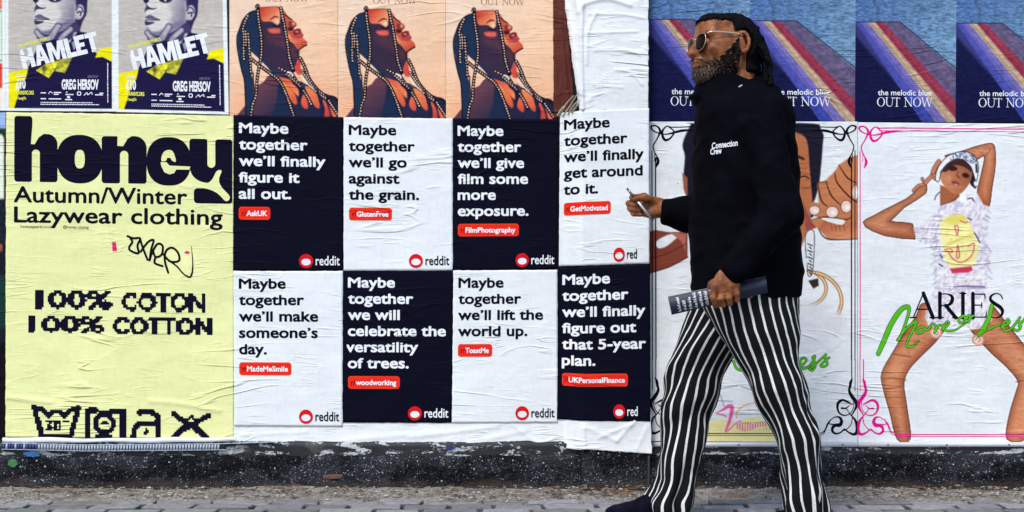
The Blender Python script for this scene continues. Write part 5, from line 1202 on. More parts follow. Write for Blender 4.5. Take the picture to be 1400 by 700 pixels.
# ---- slivers of two further posters at the left edge of the photo
c = Canvas(-140, -57, 8.5, 152, 2.0, (228, 232, 240)); c.poly([(-136, -53), (3.4, -53), (3.4, 13), (-136, 13)], (232, 96, 84)); c.poly([(-134, -51), (.4, -51), (.4, 9), (-134, 9)], (238, 206, 200)); c.poly([(-136, 15), (3.6, 15), (3.6, 84), (-136, 84)], (70, 150, 120)); c.poly([(-135, 17), (2.6, 17), (2.6, 82), (-135, 82)], (226, 234, 232))
c.poly([(-136, 87), (3.4, 87), (3.4, 121), (-136, 121)], (218, 70, 56)); c.poly([(-136, 121), (2.6, 121), (2.6, 149), (-136, 149)], (244, 222, 214))
sh = Sheet((-140, -57, 8.5, 152), [(-140, -57), (8.3, -57), (9.2, 152), (-140, 150)], 0.0052); sh.build('notice_poster', M_PRINT, canvas=c); tag(sh.obj, 'sliver of white poster with red and green panels at top left edge', 'poster'); sh.home()
c = Canvas(-140, 154, 9, 600, 2.0, (24, 26, 40)); c.poly([(-140, 153), (9, 153), (9, 178), (-140, 176)], (150, 176, 232)); c.poly([(-140, 172), (9, 176), (9, 190), (-140, 200)], (34, 52, 34), 1.5, tex=.5); c.poly([(-140, 184), (4, 184), (5.5, 190), (5.5, 272), (-140, 276)], (226, 232, 224)); c.poly([(-140, 274), (9, 274), (9, 330), (-140, 330)], (26, 32, 44), tex=.5)
c.poly([(-140, 333), (4, 334), (3, 344), (-140, 350)], (150, 84, 64)); c.poly([(-140, 372), (9, 376), (9, 450), (-140, 450)], (24, 52, 50), 2); c.poly([(-140, 470), (9, 470), (9, 600), (-140, 600)], (18, 16, 20), tex=.6)
sh = Sheet((-140, 154, 9, 600), [(-140, 154), (9, 154), (8, 599), (-140, 600)], 0.0030); sh.build('photo_poster', M_PRINT, canvas=c); tag(sh.obj, 'sliver of dark photo poster with blue sky at left edge beside yellow poster', 'poster'); sh.home()
# ------------------------------------------------------------------ the walking man
DY = -0.12            # how far the whole figure stands off the first guess, towards the street
def U3(px, py, Y):
    Y = Y + DY
    k = (Y - CAM_Y) / (-CAM_Y)
    return np.array(((px - 700) / PXM * k, Y, CAM_Z + (350 - py) / PXM * k))
class Vox:
    """implicit solid on a grid -> one continuous surface (surface nets)"""
    def __init__(s, lo, hi, h):
        s.lo = np.asarray(lo, float); s.h = h
        s.n = np.ceil((np.asarray(hi) - s.lo) / h).astype(int) + 1
        s.f = np.full(s.n, 0.12, np.float32)
    def win(s, lo, hi):
        a = np.clip(np.floor((np.asarray(lo) - s.lo) / s.h).astype(int), 0, s.n); b = np.clip(np.ceil((np.asarray(hi) - s.lo) / s.h).astype(int) + 1, 0, s.n)
        sl = tuple(slice(i, j) for i, j in zip(a, b))
        ax = [s.lo[i] + s.h * np.arange(a[i], b[i]) for i in range(3)]
        return sl, np.stack(np.meshgrid(*ax, indexing='ij'), -1)
    def add(s, fn, lo, hi, k=0.012, pad=0.035):
        sl, P = s.win(np.asarray(lo) - pad, np.asarray(hi) + pad)
        if P.size == 0: return s
        d = fn(P); g = s.f[sl]; h = np.maximum(k - np.abs(d - g), 0) / k
        s.f[sl] = np.minimum(d, g) - h * h * k * 0.25; return s
    def sub(s, fn, lo, hi, k=0.006, pad=0.02):
        sl, P = s.win(np.asarray(lo) - pad, np.asarray(hi) + pad)
        if P.size == 0: return s
        d = -fn(P); g = s.f[sl]; h = np.maximum(k - np.abs(d - g), 0) / k
        s.f[sl] = np.maximum(d, g) + h * h * k * 0.25; return s
    def cap(s, a, b, ra, rb=None, k=0.012, sub=False, flat=None):
        a = np.asarray(a, float); b = np.asarray(b, float); rb = ra if rb is None else rb; e = b - a; L = e @ e + 1e-12
        def fn(P):
            q = P - a
            t = np.clip((q @ e) / L, 0, 1)
            v = q - t[..., None] * e
            if flat is not None:
                n, c = flat; w = v @ n; v = v + (w * (c - 1))[..., None] * n
            return np.sqrt((v * v).sum(-1)) - (ra + t * (rb - ra))
        r = max(ra, rb)
        return (s.sub if sub else s.add)(fn, np.minimum(a, b) - r, np.maximum(a, b) + r, k)
    def chain(s, pts, rs, k=0.012, flat=None):
        for i in range(len(pts) - 1): s.cap(pts[i], pts[i + 1], rs[i], rs[i + 1], k, flat=flat)
        return s
    def ell(s, c, r, M=None, k=0.012, sub=False):
        c = np.asarray(c, float); r = np.asarray(r, float)
        def fn(P):
            q = P - c
            if M is not None: q = q @ M            # columns of M are the local axes
            k0 = np.sqrt(((q / r) ** 2).sum(-1)); k1 = np.sqrt(((q / r ** 2) ** 2).sum(-1)) + 1e-9
            return k0 * (k0 - 1) / k1
        m = r.max()
        return (s.sub if sub else s.add)(fn, c - m, c + m, k)
    def mesh(s):
        f = s.f; ins = f < 0; nx, ny, nz = f.shape
        acc = np.zeros((nx - 1, ny - 1, nz - 1), np.uint8)
        for dx in (0, 1):
            for dy in (0, 1):
                for dz in (0, 1): acc += ins[dx:nx - 1 + dx, dy:ny - 1 + dy, dz:nz - 1 + dz]
        ci = np.argwhere((acc > 0) & (acc < 8)); del acc
        cid = np.full((nx - 1, ny - 1, nz - 1), -1, np.int32); cid[tuple(ci.T)] = np.arange(len(ci))
        S = np.zeros((len(ci), 3)); C = np.zeros(len(ci))
        cor = [(a, b, c) for a in (0, 1) for b in (0, 1) for c in (0, 1)]
        val = {q: f[ci[:, 0] + q[0], ci[:, 1] + q[1], ci[:, 2] + q[2]] for q in cor}
        for p in cor:
            for ax in range(3):
                if p[ax] == 0:
                    q = list(p); q[ax] = 1; q = tuple(q); a, b = val[p], val[q]; m = (a < 0) != (b < 0)
                    t = np.where(m, a / np.where(m, a - b, 1), 0); pos = np.repeat(np.array([p], float), len(ci), 0); pos[:, ax] += t
                    S += pos * m[:, None]; C += m
        V = s.lo + s.h * (ci + S / C[:, None]); F = []
        for ax in range(3):
            a1, a2 = [(1, 2), (2, 0), (0, 1)][ax]
            sl0 = [slice(None)] * 3; sl1 = [slice(None)] * 3; sl0[ax] = slice(0, -1); sl1[ax] = slice(1, None)
            A = ins[tuple(sl0)]; B = ins[tuple(sl1)]
            for flip, m in ((False, A & ~B), (True, ~A & B)):
                e = np.argwhere(m); e = e[(e[:, a1] > 0) & (e[:, a2] > 0) & (e[:, a1] < f.shape[a1] - 1) & (e[:, a2] < f.shape[a2] - 1)]
                def c_(o1, o2):
                    q = e.copy(); q[:, a1] -= o1; q[:, a2] -= o2; return cid[q[:, 0], q[:, 1], q[:, 2]]
                quad = np.stack([c_(1, 1), c_(0, 1), c_(0, 0), c_(1, 0)], -1)
                F.append(quad[:, ::-1] if flip else quad)
        F = np.concatenate(F); F = F[(F >= 0).all(1)]
        return V, np.ascontiguousarray(F)
def relax(V, F, n=2, lam=0.5):
    E = np.concatenate([F[:, [0, 1]], F[:, [1, 2]], F[:, [2, 3]], F[:, [3, 0]]]); 
    for _ in range(n):
        acc = np.zeros_like(V); cnt = np.zeros(len(V))
        for k in range(3):
            acc[:, k] = np.bincount(E[:, 0], V[E[:, 1], k], len(V)) + np.bincount(E[:, 1], V[E[:, 0], k], len(V))
        cnt = np.bincount(E[:, 0], minlength=len(V)) + np.bincount(E[:, 1], minlength=len(V))
        V = V * (1 - lam) + lam * acc / np.maximum(cnt, 1)[:, None]
    return V

Y0 = -0.72
YT = Y0 + DY
yaw, roll, pitch = R(20), R(7), R(3)
hf = np.array((-math.cos(yaw), -math.sin(yaw), 0)); hl = np.array((math.sin(yaw), -math.cos(yaw), 0)); hu = np.array((0, 0, 1.0))
hf, hu = hf * math.cos(pitch) + hu * math.sin(pitch), hu * math.cos(pitch) - hf * math.sin(pitch)
hl, hu = hl * math.cos(roll) + hu * math.sin(roll), hu * math.cos(roll) - hl * math.sin(roll)
HM = np.stack([hf, hl, hu], -1); HC = U3(993, 67, Y0); HS = 1.17
def hd(x, y, z): return HC + HS * (HM @ np.array((x, y, z), float))
def to_head(P): return ((P - HC) @ HM) / HS
def add_head(v):
    E = lambda c, r, k=0.015, sub=False: v.ell(hd(*c), np.array(r) * HS, HM, k * HS, sub)
    Cp = lambda a, b, ra, rb=None, k=0.012, sub=False: v.cap(hd(*a), hd(*b), ra * HS, (ra if rb is None else rb) * HS, k * HS, sub)
    E((-0.002, 0, 0.024), (0.088, 0.071, 0.074)); E((0.030, 0, -0.022), (0.060, 0.058, 0.080), 0.03)
    Cp((0.0, 0.050, -0.046), (0.072, 0.015, -0.086), 0.018, 0.015, 0.03); Cp((0.0, -0.050, -0.046), (0.072, -0.015, -0.086), 0.018, 0.015, 0.03)
    E((0.080, 0, -0.084), (0.018, 0.024, 0.015), 0.02)
    E((0.060, 0, 0.052), (0.028, 0.052, 0.036), 0.03)
    for s in (1, -1):
        Cp((0.084, s * 0.012, 0.026), (0.072, s * 0.048, 0.028), 0.010, 0.010, 0.014)
        E((0.062, s * 0.044, -0.014), (0.024, 0.019, 0.019), 0.02)
        E((0.087, s * 0.030, 0.006), (0.014, 0.017, 0.012), 0.010, True); E((0.076, s * 0.030, 0.006), (0.012, 0.012, 0.011), 0.003)
        E((0.103, s * 0.014, -0.026), (0.012, 0.0085, 0.0085), 0.006); E((0.108, s * 0.008, -0.034), (0.006, 0.004, 0.004), 0.003, True)
        # ear: rim, bowl, lobe
        M = hd(-0.012, s * 0.074, 0.0)
        for a0, a1 in zip(np.linspace(-1.9, 2.4, 9)[:-1], np.linspace(-1.9, 2.4, 9)[1:]):
            g = lambda a: (-0.012 - 0.0180 * math.cos(a), s * (0.076 + 0.009 * (0.5 + 0.5 * math.cos(a))), 0.003 + 0.029 * math.sin(a))
            Cp(g(a0), g(a1), 0.0048, 0.0048, 0.004)
        E((-0.010, s * 0.070, 0.002), (0.015, 0.008, 0.023), 0.006); E((-0.004, s * 0.074, -0.024), (0.009, 0.006, 0.010), 0.008)
        E((-0.004, s * 0.081, 0.001), (0.0075, 0.007, 0.012), 0.004, True); Cp((0.006, s * 0.073, -0.003), (0.005, s * 0.074, -0.010), 0.005, 0.004, 0.004)
        Cp((-0.020, s * 0.077, -0.008), (-0.010, s * 0.078, 0.015), 0.0034, 0.003, 0.004)
    Cp((0.088, 0, 0.022), (0.113, 0, -0.021), 0.0085, 0.0125, 0.012); E((0.112, 0, -0.025), (0.0125, 0.0125, 0.011), 0.008)
    E((0.092, 0, -0.046), (0.014, 0.028, 0.016), 0.014)
    E((0.099, 0, -0.051), (0.0105, 0.023, 0.0066), 0.005); E((0.097, 0, -0.063), (0.0105, 0.020, 0.0074), 0.006)
    Cp((0.109, -0.018, -0.057), (0.109, 0.018, -0.057), 0.0020, 0.0020, 0.003, True)
    Cp((-0.022, 0, -0.03), (-0.040, 0, -0.155), 0.058, 0.062, 0.03)
body = Vox((0.385, -1.18, -0.01), (1.22, -0.52, 1.78), 0.0032)
add_head(body)
neck_base = hd(-0.04, 0, -0.15)
P_ = lambda x, y, Y: U3(x, y, Y)
# trunk, hips, legs inside the clothes
body.cap(neck_base, P_(1022, 190, Y0), 0.066, 0.11, 0.05); body.cap(P_(1022, 175, -0.86), P_(1022, 175, -0.58), 0.065, 0.065, 0.05)
body.chain([P_(1022, 200, Y0), P_(1016, 300, Y0), P_(1018, 400, Y0)], [0.125, 0.115, 0.125], 0.05); body.cap(P_(1022, 410, -0.80), P_(1022, 410, -0.64), 0.115, 0.115, 0.05)
NL = [P_(1030, 430, -0.80), P_(1070, 545, -0.82), P_(1091, 610, -0.82), P_(1101, 690, -0.82)]; FL = [P_(1000, 430, -0.64), P_(945, 550, -0.62), P_(915, 672, -0.62)]
body.chain(NL, [0.080, 0.052, 0.047, 0.034], 0.02); body.chain(FL, [0.080, 0.054, 0.036], 0.02)
body.cap(P_(1100, 702, -0.82), P_(1072, 714, -0.82), 0.028, 0.016, 0.015); body.cap(P_(915, 690, -0.62), P_(866, 701, -0.62), 0.030, 0.016, 0.015)
# near arm (his left) and hand over the booklet, back of the hand to us
NA = [P_(1040, 172, -0.90), P_(1066, 292, -0.965), P_(1001, 372, -0.985)]
body.chain(NA, [0.055, 0.042, 0.029], 0.03)
hy_ = -0.985
body.chain([P_(1001, 370, hy_), P_(993, 384, hy_ - .004), P_(992, 394, hy_ - .004)], [0.028, 0.035, 0.036], 0.02, flat=(np.array((0, 1.0, 0)), 1.7))
for mx, my, px, py, tx, ty, r in ((977.5, 391, 974.5, 406, 979, 417.5, .0120), (987, 395, 985.5, 408, 988, 416.5, .0124), (997, 394.5, 996.5, 406.5, 998, 414.5, .0120), (1007, 390, 1007.5, 401, 1007.5, 410, .0108)):
    body.chain([P_(mx, my, hy_ - .010), P_(px, py, hy_ - .014), P_(tx, ty, hy_ + .004), P_(tx + 1, ty - 2.5, hy_ + .028)], [r * .95, r * .92, r * .85, r * .76], 0.0025)
    body.cap(P_(992, 382, hy_ - .006), P_(mx, my, hy_ - .009), .012, r * .95, 0.012)
body.chain([P_(986, 380, hy_ + .006), P_(974, 389, hy_ + .030), P_(969, 400, hy_ + .042)], [0.015, 0.0135, 0.010], 0.010)
# far arm (his right) and the hand with the pen, palm to us
fy = -0.56
FA = [P_(1028, 175, -0.54), P_(1002, 305, -0.50), P_(906, 284, fy)]
body.chain(FA, [0.055, 0.042, 0.029], 0.03)
body.chain([P_(907, 284, fy), P_(894, 284, fy + .004), P_(882, 281, fy + .004)], [0.027, 0.036, 0.034], 0.016, flat=(np.array((0, 1.0, 0)), 1.5))
body.cap(P_(893, 292, fy - .012), P_(880, 292, fy - .010), .016, .012, 0.012)
for y, xp, xt, mx, r in ((270.5, 864.5, 866, 881, .0098), (279, 859.5, 872, 880, .0102), (286.2, 861.5, 874, 880, .0098), (292.6, 865.5, 876, 882, .0086)):
    body.chain([P_(mx, y - 2, fy + .030), P_(xp, y - 1, fy + .012), P_(xp + 1.0, y, fy - .016), P_(xt, y + 1.2, fy - .036)], [r * 1.12, r * 1.05, r, r * .86], 0.005)
    body.cap(P_(893, 282, fy + .012), P_(mx, y - 2, fy + .028), .013, r * 1.1, 0.012)
body.chain([P_(897, 276, fy - .010), P_(882, 270.5, fy - .034), P_(867.5, 272.5, fy - .062)], [0.0150, 0.0122, 0.0092], 0.008)
V, F = body.mesh(); V = relax(V, F, 1, 0.35); del body
def skin_mat():
    m, nt, p = new_mat('brown_skin')
    v = scaled_pos(nt, (1, 1, 1))
    c = mix_rgb(nt, map_range(nt, noise(nt, v, 30, 4, .6), .35, .68), (0.150, 0.042, 0.014), (0.37, 0.130, 0.044))
    c = mix_rgb(nt, map_range(nt, noise(nt, v, 160, 3, .6), .58, .72, 0, .5), c, (0.10, 0.038, 0.018))
    nt.links.new(c, p.inputs['Base Color']); p.inputs['Roughness'].default_value = 0.45; p.inputs['Specular IOR Level'].default_value = 0.28
    p.inputs['Subsurface Weight'].default_value = 0.08; p.inputs['Subsurface Radius'].default_value = (0.008, 0.003, 0.0015)
    h = math_node(nt, 'MULTIPLY_ADD', noise(nt, v, 240, 3), 0.4, noise(nt, scaled_pos(nt, (40, 40, 110)), 1.0, 3))
    b = N(nt, 'ShaderNodeBump'); b.inputs['Strength'].default_value = 0.5; b.inputs['Distance'].default_value = 0.004
    nt.links.new(h, b.inputs['Height']); nt.links.new(b.outputs[0], p.inputs['Normal'])
    return m
M_SKIN = skin_mat()
man = empty('person', (P_(1015, 700, Y0)[0], YT, 0)); tag(man, 'bearded man in black jacket and striped trousers striding past the posters', 'person')
link_mesh('body', V, F, M_SKIN, man, smooth=True)

# hair and beard: skins that grow out of the scalp and cheeks and sink below the surface elsewhere
def hair_shell(name, thick, mat, seed, amp, fr):
    lo = np.minimum.reduce([hd(-.16, -.14, -.16), hd(.16, .14, .16), hd(-.16, .14, -.16), hd(.16, -.14, .16)]) - 0.02
    hi = np.maximum.reduce([hd(-.16, -.14, -.16), hd(.16, .14, .16), hd(-.16, .14, -.16), hd(.16, -.14, .16)]) + 0.02
    v = Vox(lo, hi, 0.0028); add_head(v)
    sl, P = v.win(lo, hi); L = to_head(P)
    nz = (vnoise3(P[..., 0] * fr, P[..., 1] * fr, P[..., 2] * fr, seed) - 0.5) + 0.6 * (vnoise3(P[..., 0] * fr * 2.3, P[..., 1] * fr * 2.3, P[..., 2] * fr * 2.3, seed + 9) - .5)
    v.f[sl] -= thick(L, nz) * HS
    Vh, Fh = v.mesh(); Vh = relax(Vh, Fh, 1, .3)
    return link_mesh(name, Vh, Fh, mat, man, smooth=True)
ss = lambda a, b, x: np.clip((x - a) / (b - a), 0, 1) ** 2 * (3 - 2 * np.clip((x - a) / (b - a), 0, 1))
def beard_t(L, nz):
    x, y, z = L[..., 0], L[..., 1], L[..., 2]
    zb = np.interp(x, [-.02, .0, .014, .03, .05, .07, .085, .12], [.02, .018, .000, -.020, -.038, -.046, -.045, -.040])
    m = ss(-.004, .004, zb + 0.016 * nz - z) * ss(-.012, -.002, x) * ss(-.150, -.138, z)
    lips = 1 - ss(.9, 1.25, np.sqrt((y / .024) ** 2 + ((z + .057) / .0105) ** 2)); m = m * (1 - lips * (x > .07))
    chin = ss(.03, .085, x) * ss(-.06, -.085, z)
    return -0.004 + m * (0.0052 + 0.0025 * chin + 0.006 * nz)
def hair_t(L, nz):
    x, y, z = L[..., 0], L[..., 1], L[..., 2]
    top = ss(.068, .078, z + 0.016 * nz + .10 * np.maximum(x - .06, 0)) 
    side = ss(.008, -.002, x + .012 * nz - .16 * np.maximum(z - .01, 0)) * ss(-.008, .004, z + .6 * np.maximum(-x - .012, 0) * 1.6)
    back = ss(-.028, -.036, x) * ss(-.085, -.07, z)
    m = np.maximum(np.maximum(top, side), back)
    ear = 1 - ss(.9, 1.2, np.sqrt(((x + .012) / .028) ** 2 + ((z - .0) / .040) ** 2)); m = m * (1 - ear * (np.abs(y) > .055))
    return -0.004 + m * (0.0105 + 0.009 * ss(0.02, -.07, x) + 0.010 * nz)
def hair_mat(name, grey):
    m, nt, p = new_mat(name)
    v = scaled_pos(nt, (1, 1, 1)); n1 = noise(nt, v, 170, 3, .7)
    if grey:
        # salt and pepper: paler strands crowd around the chin and mouth
        g = N(nt, 'ShaderNodeNewGeometry'); d = N(nt, 'ShaderNodeVectorMath', operation='DISTANCE'); nt.links.new(g.outputs['Position'], d.inputs[0]); d.inputs[1].default_value = tuple(hd(.098, .014, -.075))
        near = map_range(nt, d.outputs['Value'], 0.030, 0.115, 0.17, -0.03)
        f = map_range(nt, math_node(nt, 'ADD', n1, near), .58, .74)
        c = mix_rgb(nt, f, (0.0110, 0.0055, 0.0034), (0.20, 0.135, 0.095))
    else: c = mix_rgb(nt, map_range(nt, n1, .5, .75), (0.0016, 0.0014, 0.002), (0.014, 0.0125, 0.014))
    nt.links.new(c, p.inputs['Base Color']); p.inputs['Roughness'].default_value = 0.6; p.inputs['Specular IOR Level'].default_value = 0.10
    b = N(nt, 'ShaderNodeBump'); b.inputs['Strength'].default_value = 1.0; b.inputs['Distance'].default_value = 0.006
    nt.links.new(noise(nt, v, 260, 2), b.inputs['Height']); nt.links.new(b.outputs[0], p.inputs['Normal'])
    return m
M_HAIR, M_BEARD = hair_mat('black_hair', False), hair_mat('grizzled_beard', True)
hair = hair_shell('hair', hair_t, M_HAIR, 3, .01, 150)
hair_shell('beard', beard_t, M_BEARD, 7, .01, 210)
def tube(pts, rs, n=10, caps=True):
    pts = np.asarray(pts, float); T = np.gradient(pts, axis=0); T /= np.linalg.norm(T, axis=1)[:, None]
    up = np.array((0.3, 0.9, 0.2)); V = []
    rs = np.broadcast_to(np.asarray(rs, float), (len(pts),))
    for p, t, r in zip(pts, T, rs):
        a = np.cross(t, up); a /= np.linalg.norm(a); b = np.cross(t, a)
        V.append([p + r * (math.cos(q) * a + math.sin(q) * b) for q in np.arange(n) * 2 * math.pi / n])
    V = np.array(V).reshape(-1, 3); I = np.arange(len(pts) * n).reshape(-1, n); J = np.roll(I, -1, 1)
    F = np.stack([I[:-1], I[1:], J[1:], J[:-1]], -1).reshape(-1, 4)
    if caps:
        V = np.vstack([V, pts[:1], pts[-1:]]); k = len(V)
        F = np.vstack([F, [(k - 2, I[0, i], J[0, i], J[0, i]) for i in range(n)], [(k - 1, J[-1, i], I[-1, i], I[-1, i]) for i in range(n)]])
    return V, F
def tubes_obj(name, lst, mat, parent):
    v, f = join([tube(*t) for t in lst]); fl = [tuple(dict.fromkeys(q)) for q in f.tolist()]
    return link_mesh(name, v, fl, mat, parent, smooth=True)
lk = []
for i in range(26):
    a = rng.uniform(-.055, .055); b = rng.random()
    p0 = hd(-.075 - .01 * rng.random(), a * .8, .02 + .05 * b - .04 * (1 - b)); e = U3(1036 + 20 * rng.random() ** .6, 112 + 20 * rng.random(), Y0 + a * 1.4)
    m1 = U3(1036 + 14 * b, 62 + 16 * rng.random(), Y0 + a * 1.2); m2 = U3(1042 + 13 * rng.random(), 90, Y0 + a * 1.3)
    q = smooth_pts([p0, m1, m2, e], False, 7); q += rng.normal(size=q.shape) * .0016
    lk.append((q, .0085 * (1 + .3 * np.sin(np.arange(len(q)) * 1.9 + i)) * np.linspace(1, .75, len(q)), 8))
tubes_obj('hanging_locks', lk, M_HAIR, man)
fz = []
for i in range(620):      # loose strands that break the outline
    while True:
        q = rng.normal(size=3); q /= np.linalg.norm(q)
        if q[2] > .1 or q[0] < -.3: break
    if q[0] > .35 and q[2] < .62: continue
    if q[0] > .1 and q[2] < .35: continue
    p0 = hd(*(np.array((-.002, 0, .024)) + q * (.092, .078, .080))); n_ = HM @ q
    d = n_ * .004 + rng.normal(size=3) * .008
    fz.append(([p0, p0 + d * .6, p0 + d + rng.normal(size=3) * .003], [.0008, .0007, .0004], 4))
tag(tubes_obj('loose_strands', fz, M_HAIR, man), kind='stuff')

# short wiry hairs over the beard, dark ones and pale ones
bvb = BVHTree.FromPolygons([Vector(v) for v in V], [tuple(f) for f in F])
st = {0: [], 1: []}
tries = 0
while len(st[0]) + len(st[1]) < 1500 and tries < 20000:
    tries += 1
    q = np.array((rng.uniform(-.012, .11), rng.uniform(-.07, .07), rng.uniform(-.115, .012)))
    zb = np.interp(q[0], [-.02, .0, .014, .03, .05, .07, .085, .12], [.02, .018, .000, -.020, -.038, -.046, -.045, -.040])
    if q[2] > zb + rng.normal() * .007: continue
    h = bvb.find_nearest(Vector(hd(*q)))
    if h[0] is None or h[3] > .03: continue
    l = to_head(np.array(h[0]))
    if l[0] > .07 and (l[1] / .022) ** 2 + ((l[2] + .057) / .0085) ** 2 < 1: continue
    if l[2] > zb + .008: continue
    n_ = np.array(h[1]); down = -hu * .6 + hf * .25 + rng.normal(size=3) * .45; p0 = np.array(h[0]) + n_ * .003
    L_ = .004 + .004 * rng.random(); pale = rng.random() < np.interp(l[0], [.01, .05, .085], [.12, .35, .62])
    st[int(pale)].append(([p0, p0 + (n_ * .7 + down * .5) * L_ * .5, p0 + (n_ * .9 + down) * L_], [.0008, .0007, .0004], 4))
M_PALE = hair_mat('pale_whisker', False)
M_PALE.node_tree.nodes['Principled BSDF'].inputs['Base Color'].links[0].from_node.inputs[6].default_value = (.10, .065, .045, 1); M_PALE.node_tree.nodes['Principled BSDF'].inputs['Base Color'].links[0].from_node.inputs[7].default_value = (.36, .26, .19, 1)
tag(tubes_obj('dark_whiskers', st[0], M_HAIR, man), kind='stuff'); tag(tubes_obj('pale_whiskers', st[1], M_PALE, man), kind='stuff')

# sunglasses
sg = empty('sunglasses', hd(.1, 0, .01)); sg.parent = man; sg.location = Vector(hd(.1, 0, .01)) - Vector(man.location)
M_LENS, ntl, pl_ = new_mat('dark_lens'); pl_.inputs['Base Color'].default_value = (0.006, 0.004, 0.0035, 1); pl_.inputs['Roughness'].default_value = 0.2; pl_.inputs['Specular IOR Level'].default_value = 0.08
M_GOLD, ntg, pg = new_mat('pale_gold_metal'); pg.inputs['Base Color'].default_value = (0.80, 0.62, 0.48, 1); pg.inputs['Metallic'].default_value = 0.75; pg.inputs['Roughness'].default_value = 0.28
def lens_pts(s, n=28):
    out = []
    for a in np.arange(n) * 2 * math.pi / n:
        yy = .0275 * np.sign(math.cos(a)) * abs(math.cos(a)) ** .85; zz = .0255 * np.sign(math.sin(a)) * abs(math.sin(a)) ** .8
        if zz < 0: yy -= s * 0  # rounded aviator foot
        yy *= 1 - .16 * (zz < 0) * (-zz / .0255)
        Yv = s * .0325 + yy; out.append((.1035 - 1.6 * Yv * Yv - .06 * zz, Yv, .003 + zz))
    return np.array(out)
for s in (1, -1):
    q = lens_pts(s); c0 = q.mean(0) + (.0015, 0, 0); W_ = np.array([hd(*p) for p in q]); C0 = hd(*c0); n = len(q)
    ring1 = np.array([hd(*(c0 + (p - c0) * .6 + (.001, 0, 0))) for p in q])
    back = W_ - hf * .0012
    Vl = np.vstack([W_, ring1, [C0], back]); Fl = []
    for i in range(n):
        j = (i + 1) % n; Fl += [(i, j, n + j, n + i), (n + i, n + j, 2 * n), (2 * n + 1 + j, 2 * n + 1 + i, i, j)]
    Fl.append(tuple(2 * n + 1 + i for i in range(n)))
    link_mesh('lens', Vl, Fl, M_LENS, sg)
    loop = np.vstack([W_, W_[:2]]); tubes_obj('rim', [(loop, .0009, 8)], M_GOLD, sg)
    arm = smooth_pts([hd(.0925, s * .060, .024), hd(.080, s * .0685, .0275), hd(.045, s * .0745, .0275), hd(.005, s * .079, .0265), hd(-.012, s * .0785, .022)], False, 6)
    tubes_obj('temple_arm', [(arm, .0024, 8)], M_GOLD, sg)
tubes_obj('bridge', [(smooth_pts([hd(.1035, .0085, .016), hd(.108, 0, .019), hd(.1035, -.0085, .016)], False, 5), .0015, 8)], M_GOLD, sg)

# jacket
jk = Vox((0.48, -1.22, 0.72), (1.24, -0.50, 1.76), 0.005)
rows = [(128, 966, 1062, .135), (140, 955, 1080, .185), (160, 952, 1086, .205), (200, 951, 1088, .200), (243, 949, 1091, .195), (290, 946, 1093, .190), (340, 941, 1096, .190), (373, 943, 1097, .192), (392, 944, 1096, .192), (405, 948, 1095, .190)]
rw = np.array([[*U3(a, y, Y0)[[0, 2]], U3(b, y, Y0)[0], ry] for y, a, b, ry in rows])
zs = rw[::-1, 1]
def trunk(P):
    z = P[..., 2]; xl = np.interp(z, zs, rw[::-1, 0]); xr = np.interp(z, zs, rw[::-1, 2]); ry = np.interp(z, zs, rw[::-1, 3])
    cx = (xl + xr) / 2; rx = (xr - xl) / 2
    n = 2.5; q = (np.abs((P[..., 0] - cx) / rx) ** n + np.abs((P[..., 1] - YT) / ry) ** n) ** (1 / n)
    d = (q - 1) * np.minimum(rx, ry)
    return np.maximum(np.maximum(d, z - zs[-1] - .0), zs[0] - z + (P[..., 0] - 0.97) * -0.035)
jk.add(trunk, (0.53, -1.12, 0.72), (1.2, -0.54, 1.60), 0.01)
jk.cap(P_(1010, 146, Y0 + .02), P_(1030, 132, Y0), .095, .085, 0.06)                                  # yoke
jk.cap(P_(1035, 158, -0.885), P_(1028, 158, -0.56), .068, .068, 0.06)
jk.chain([P_(1040, 168, -0.905), P_(1068, 292, -0.965), P_(1006, 366, -0.985)], [.070, .064, .050], 0.03)
jk.chain([P_(1028, 172, -0.54), P_(1000, 300, -0.50), P_(940, 293, -0.54), P_(912, 290, fy)], [.070, .064, .060, .0475], 0.03)
jk.sub(lambda P: ((P - P_(903, 290, fy)) @ np.array((1.0, 0, 0))), P_(880, 330, fy - .09), P_(903, 250, fy + .09), .004)
# standing collar
c0, c1 = P_(997, 139, Y0), P_(1000, 112, Y0); ax_ = (c1 - c0) / np.linalg.norm(c1 - c0); ctilt = np.array((0.34, 0, 1.0)); ctilt /= np.linalg.norm(ctilt)
def collar(P):
    q = P - c0; h = q @ ctilt; v = q - h[..., None] * ctilt; r = np.sqrt((v[..., 0] / 1.12) ** 2 + v[..., 1] ** 2 + v[..., 2] ** 2)
    R0 = .099 - .12 * h; return np.maximum(np.abs(r - R0) - .011, np.abs(h - .028) - .052) - .004
jk.add(collar, c0 - .16, c0 + .16, 0.025)
sl, P = jk.win(jk.lo, jk.lo + jk.h * (jk.n - 1))
fold = (fbm(P[..., 0] * 9 + P[..., 2] * 6, P[..., 2] * 5 - P[..., 1] * 7, 71, 3) - .5) * .026 + (np.abs(vnoise(P[..., 0] * 14 + P[..., 2] * 11, P[..., 2] * 16 - P[..., 0] * 9 + P[..., 1] * 5, 75) - .5) - .25) * .014
jk.f[sl] += (fold * (P[..., 1] < YT + .1)).astype(np.float32)
Vj, Fj = jk.mesh(); Vj = relax(Vj, Fj, 2, .5)
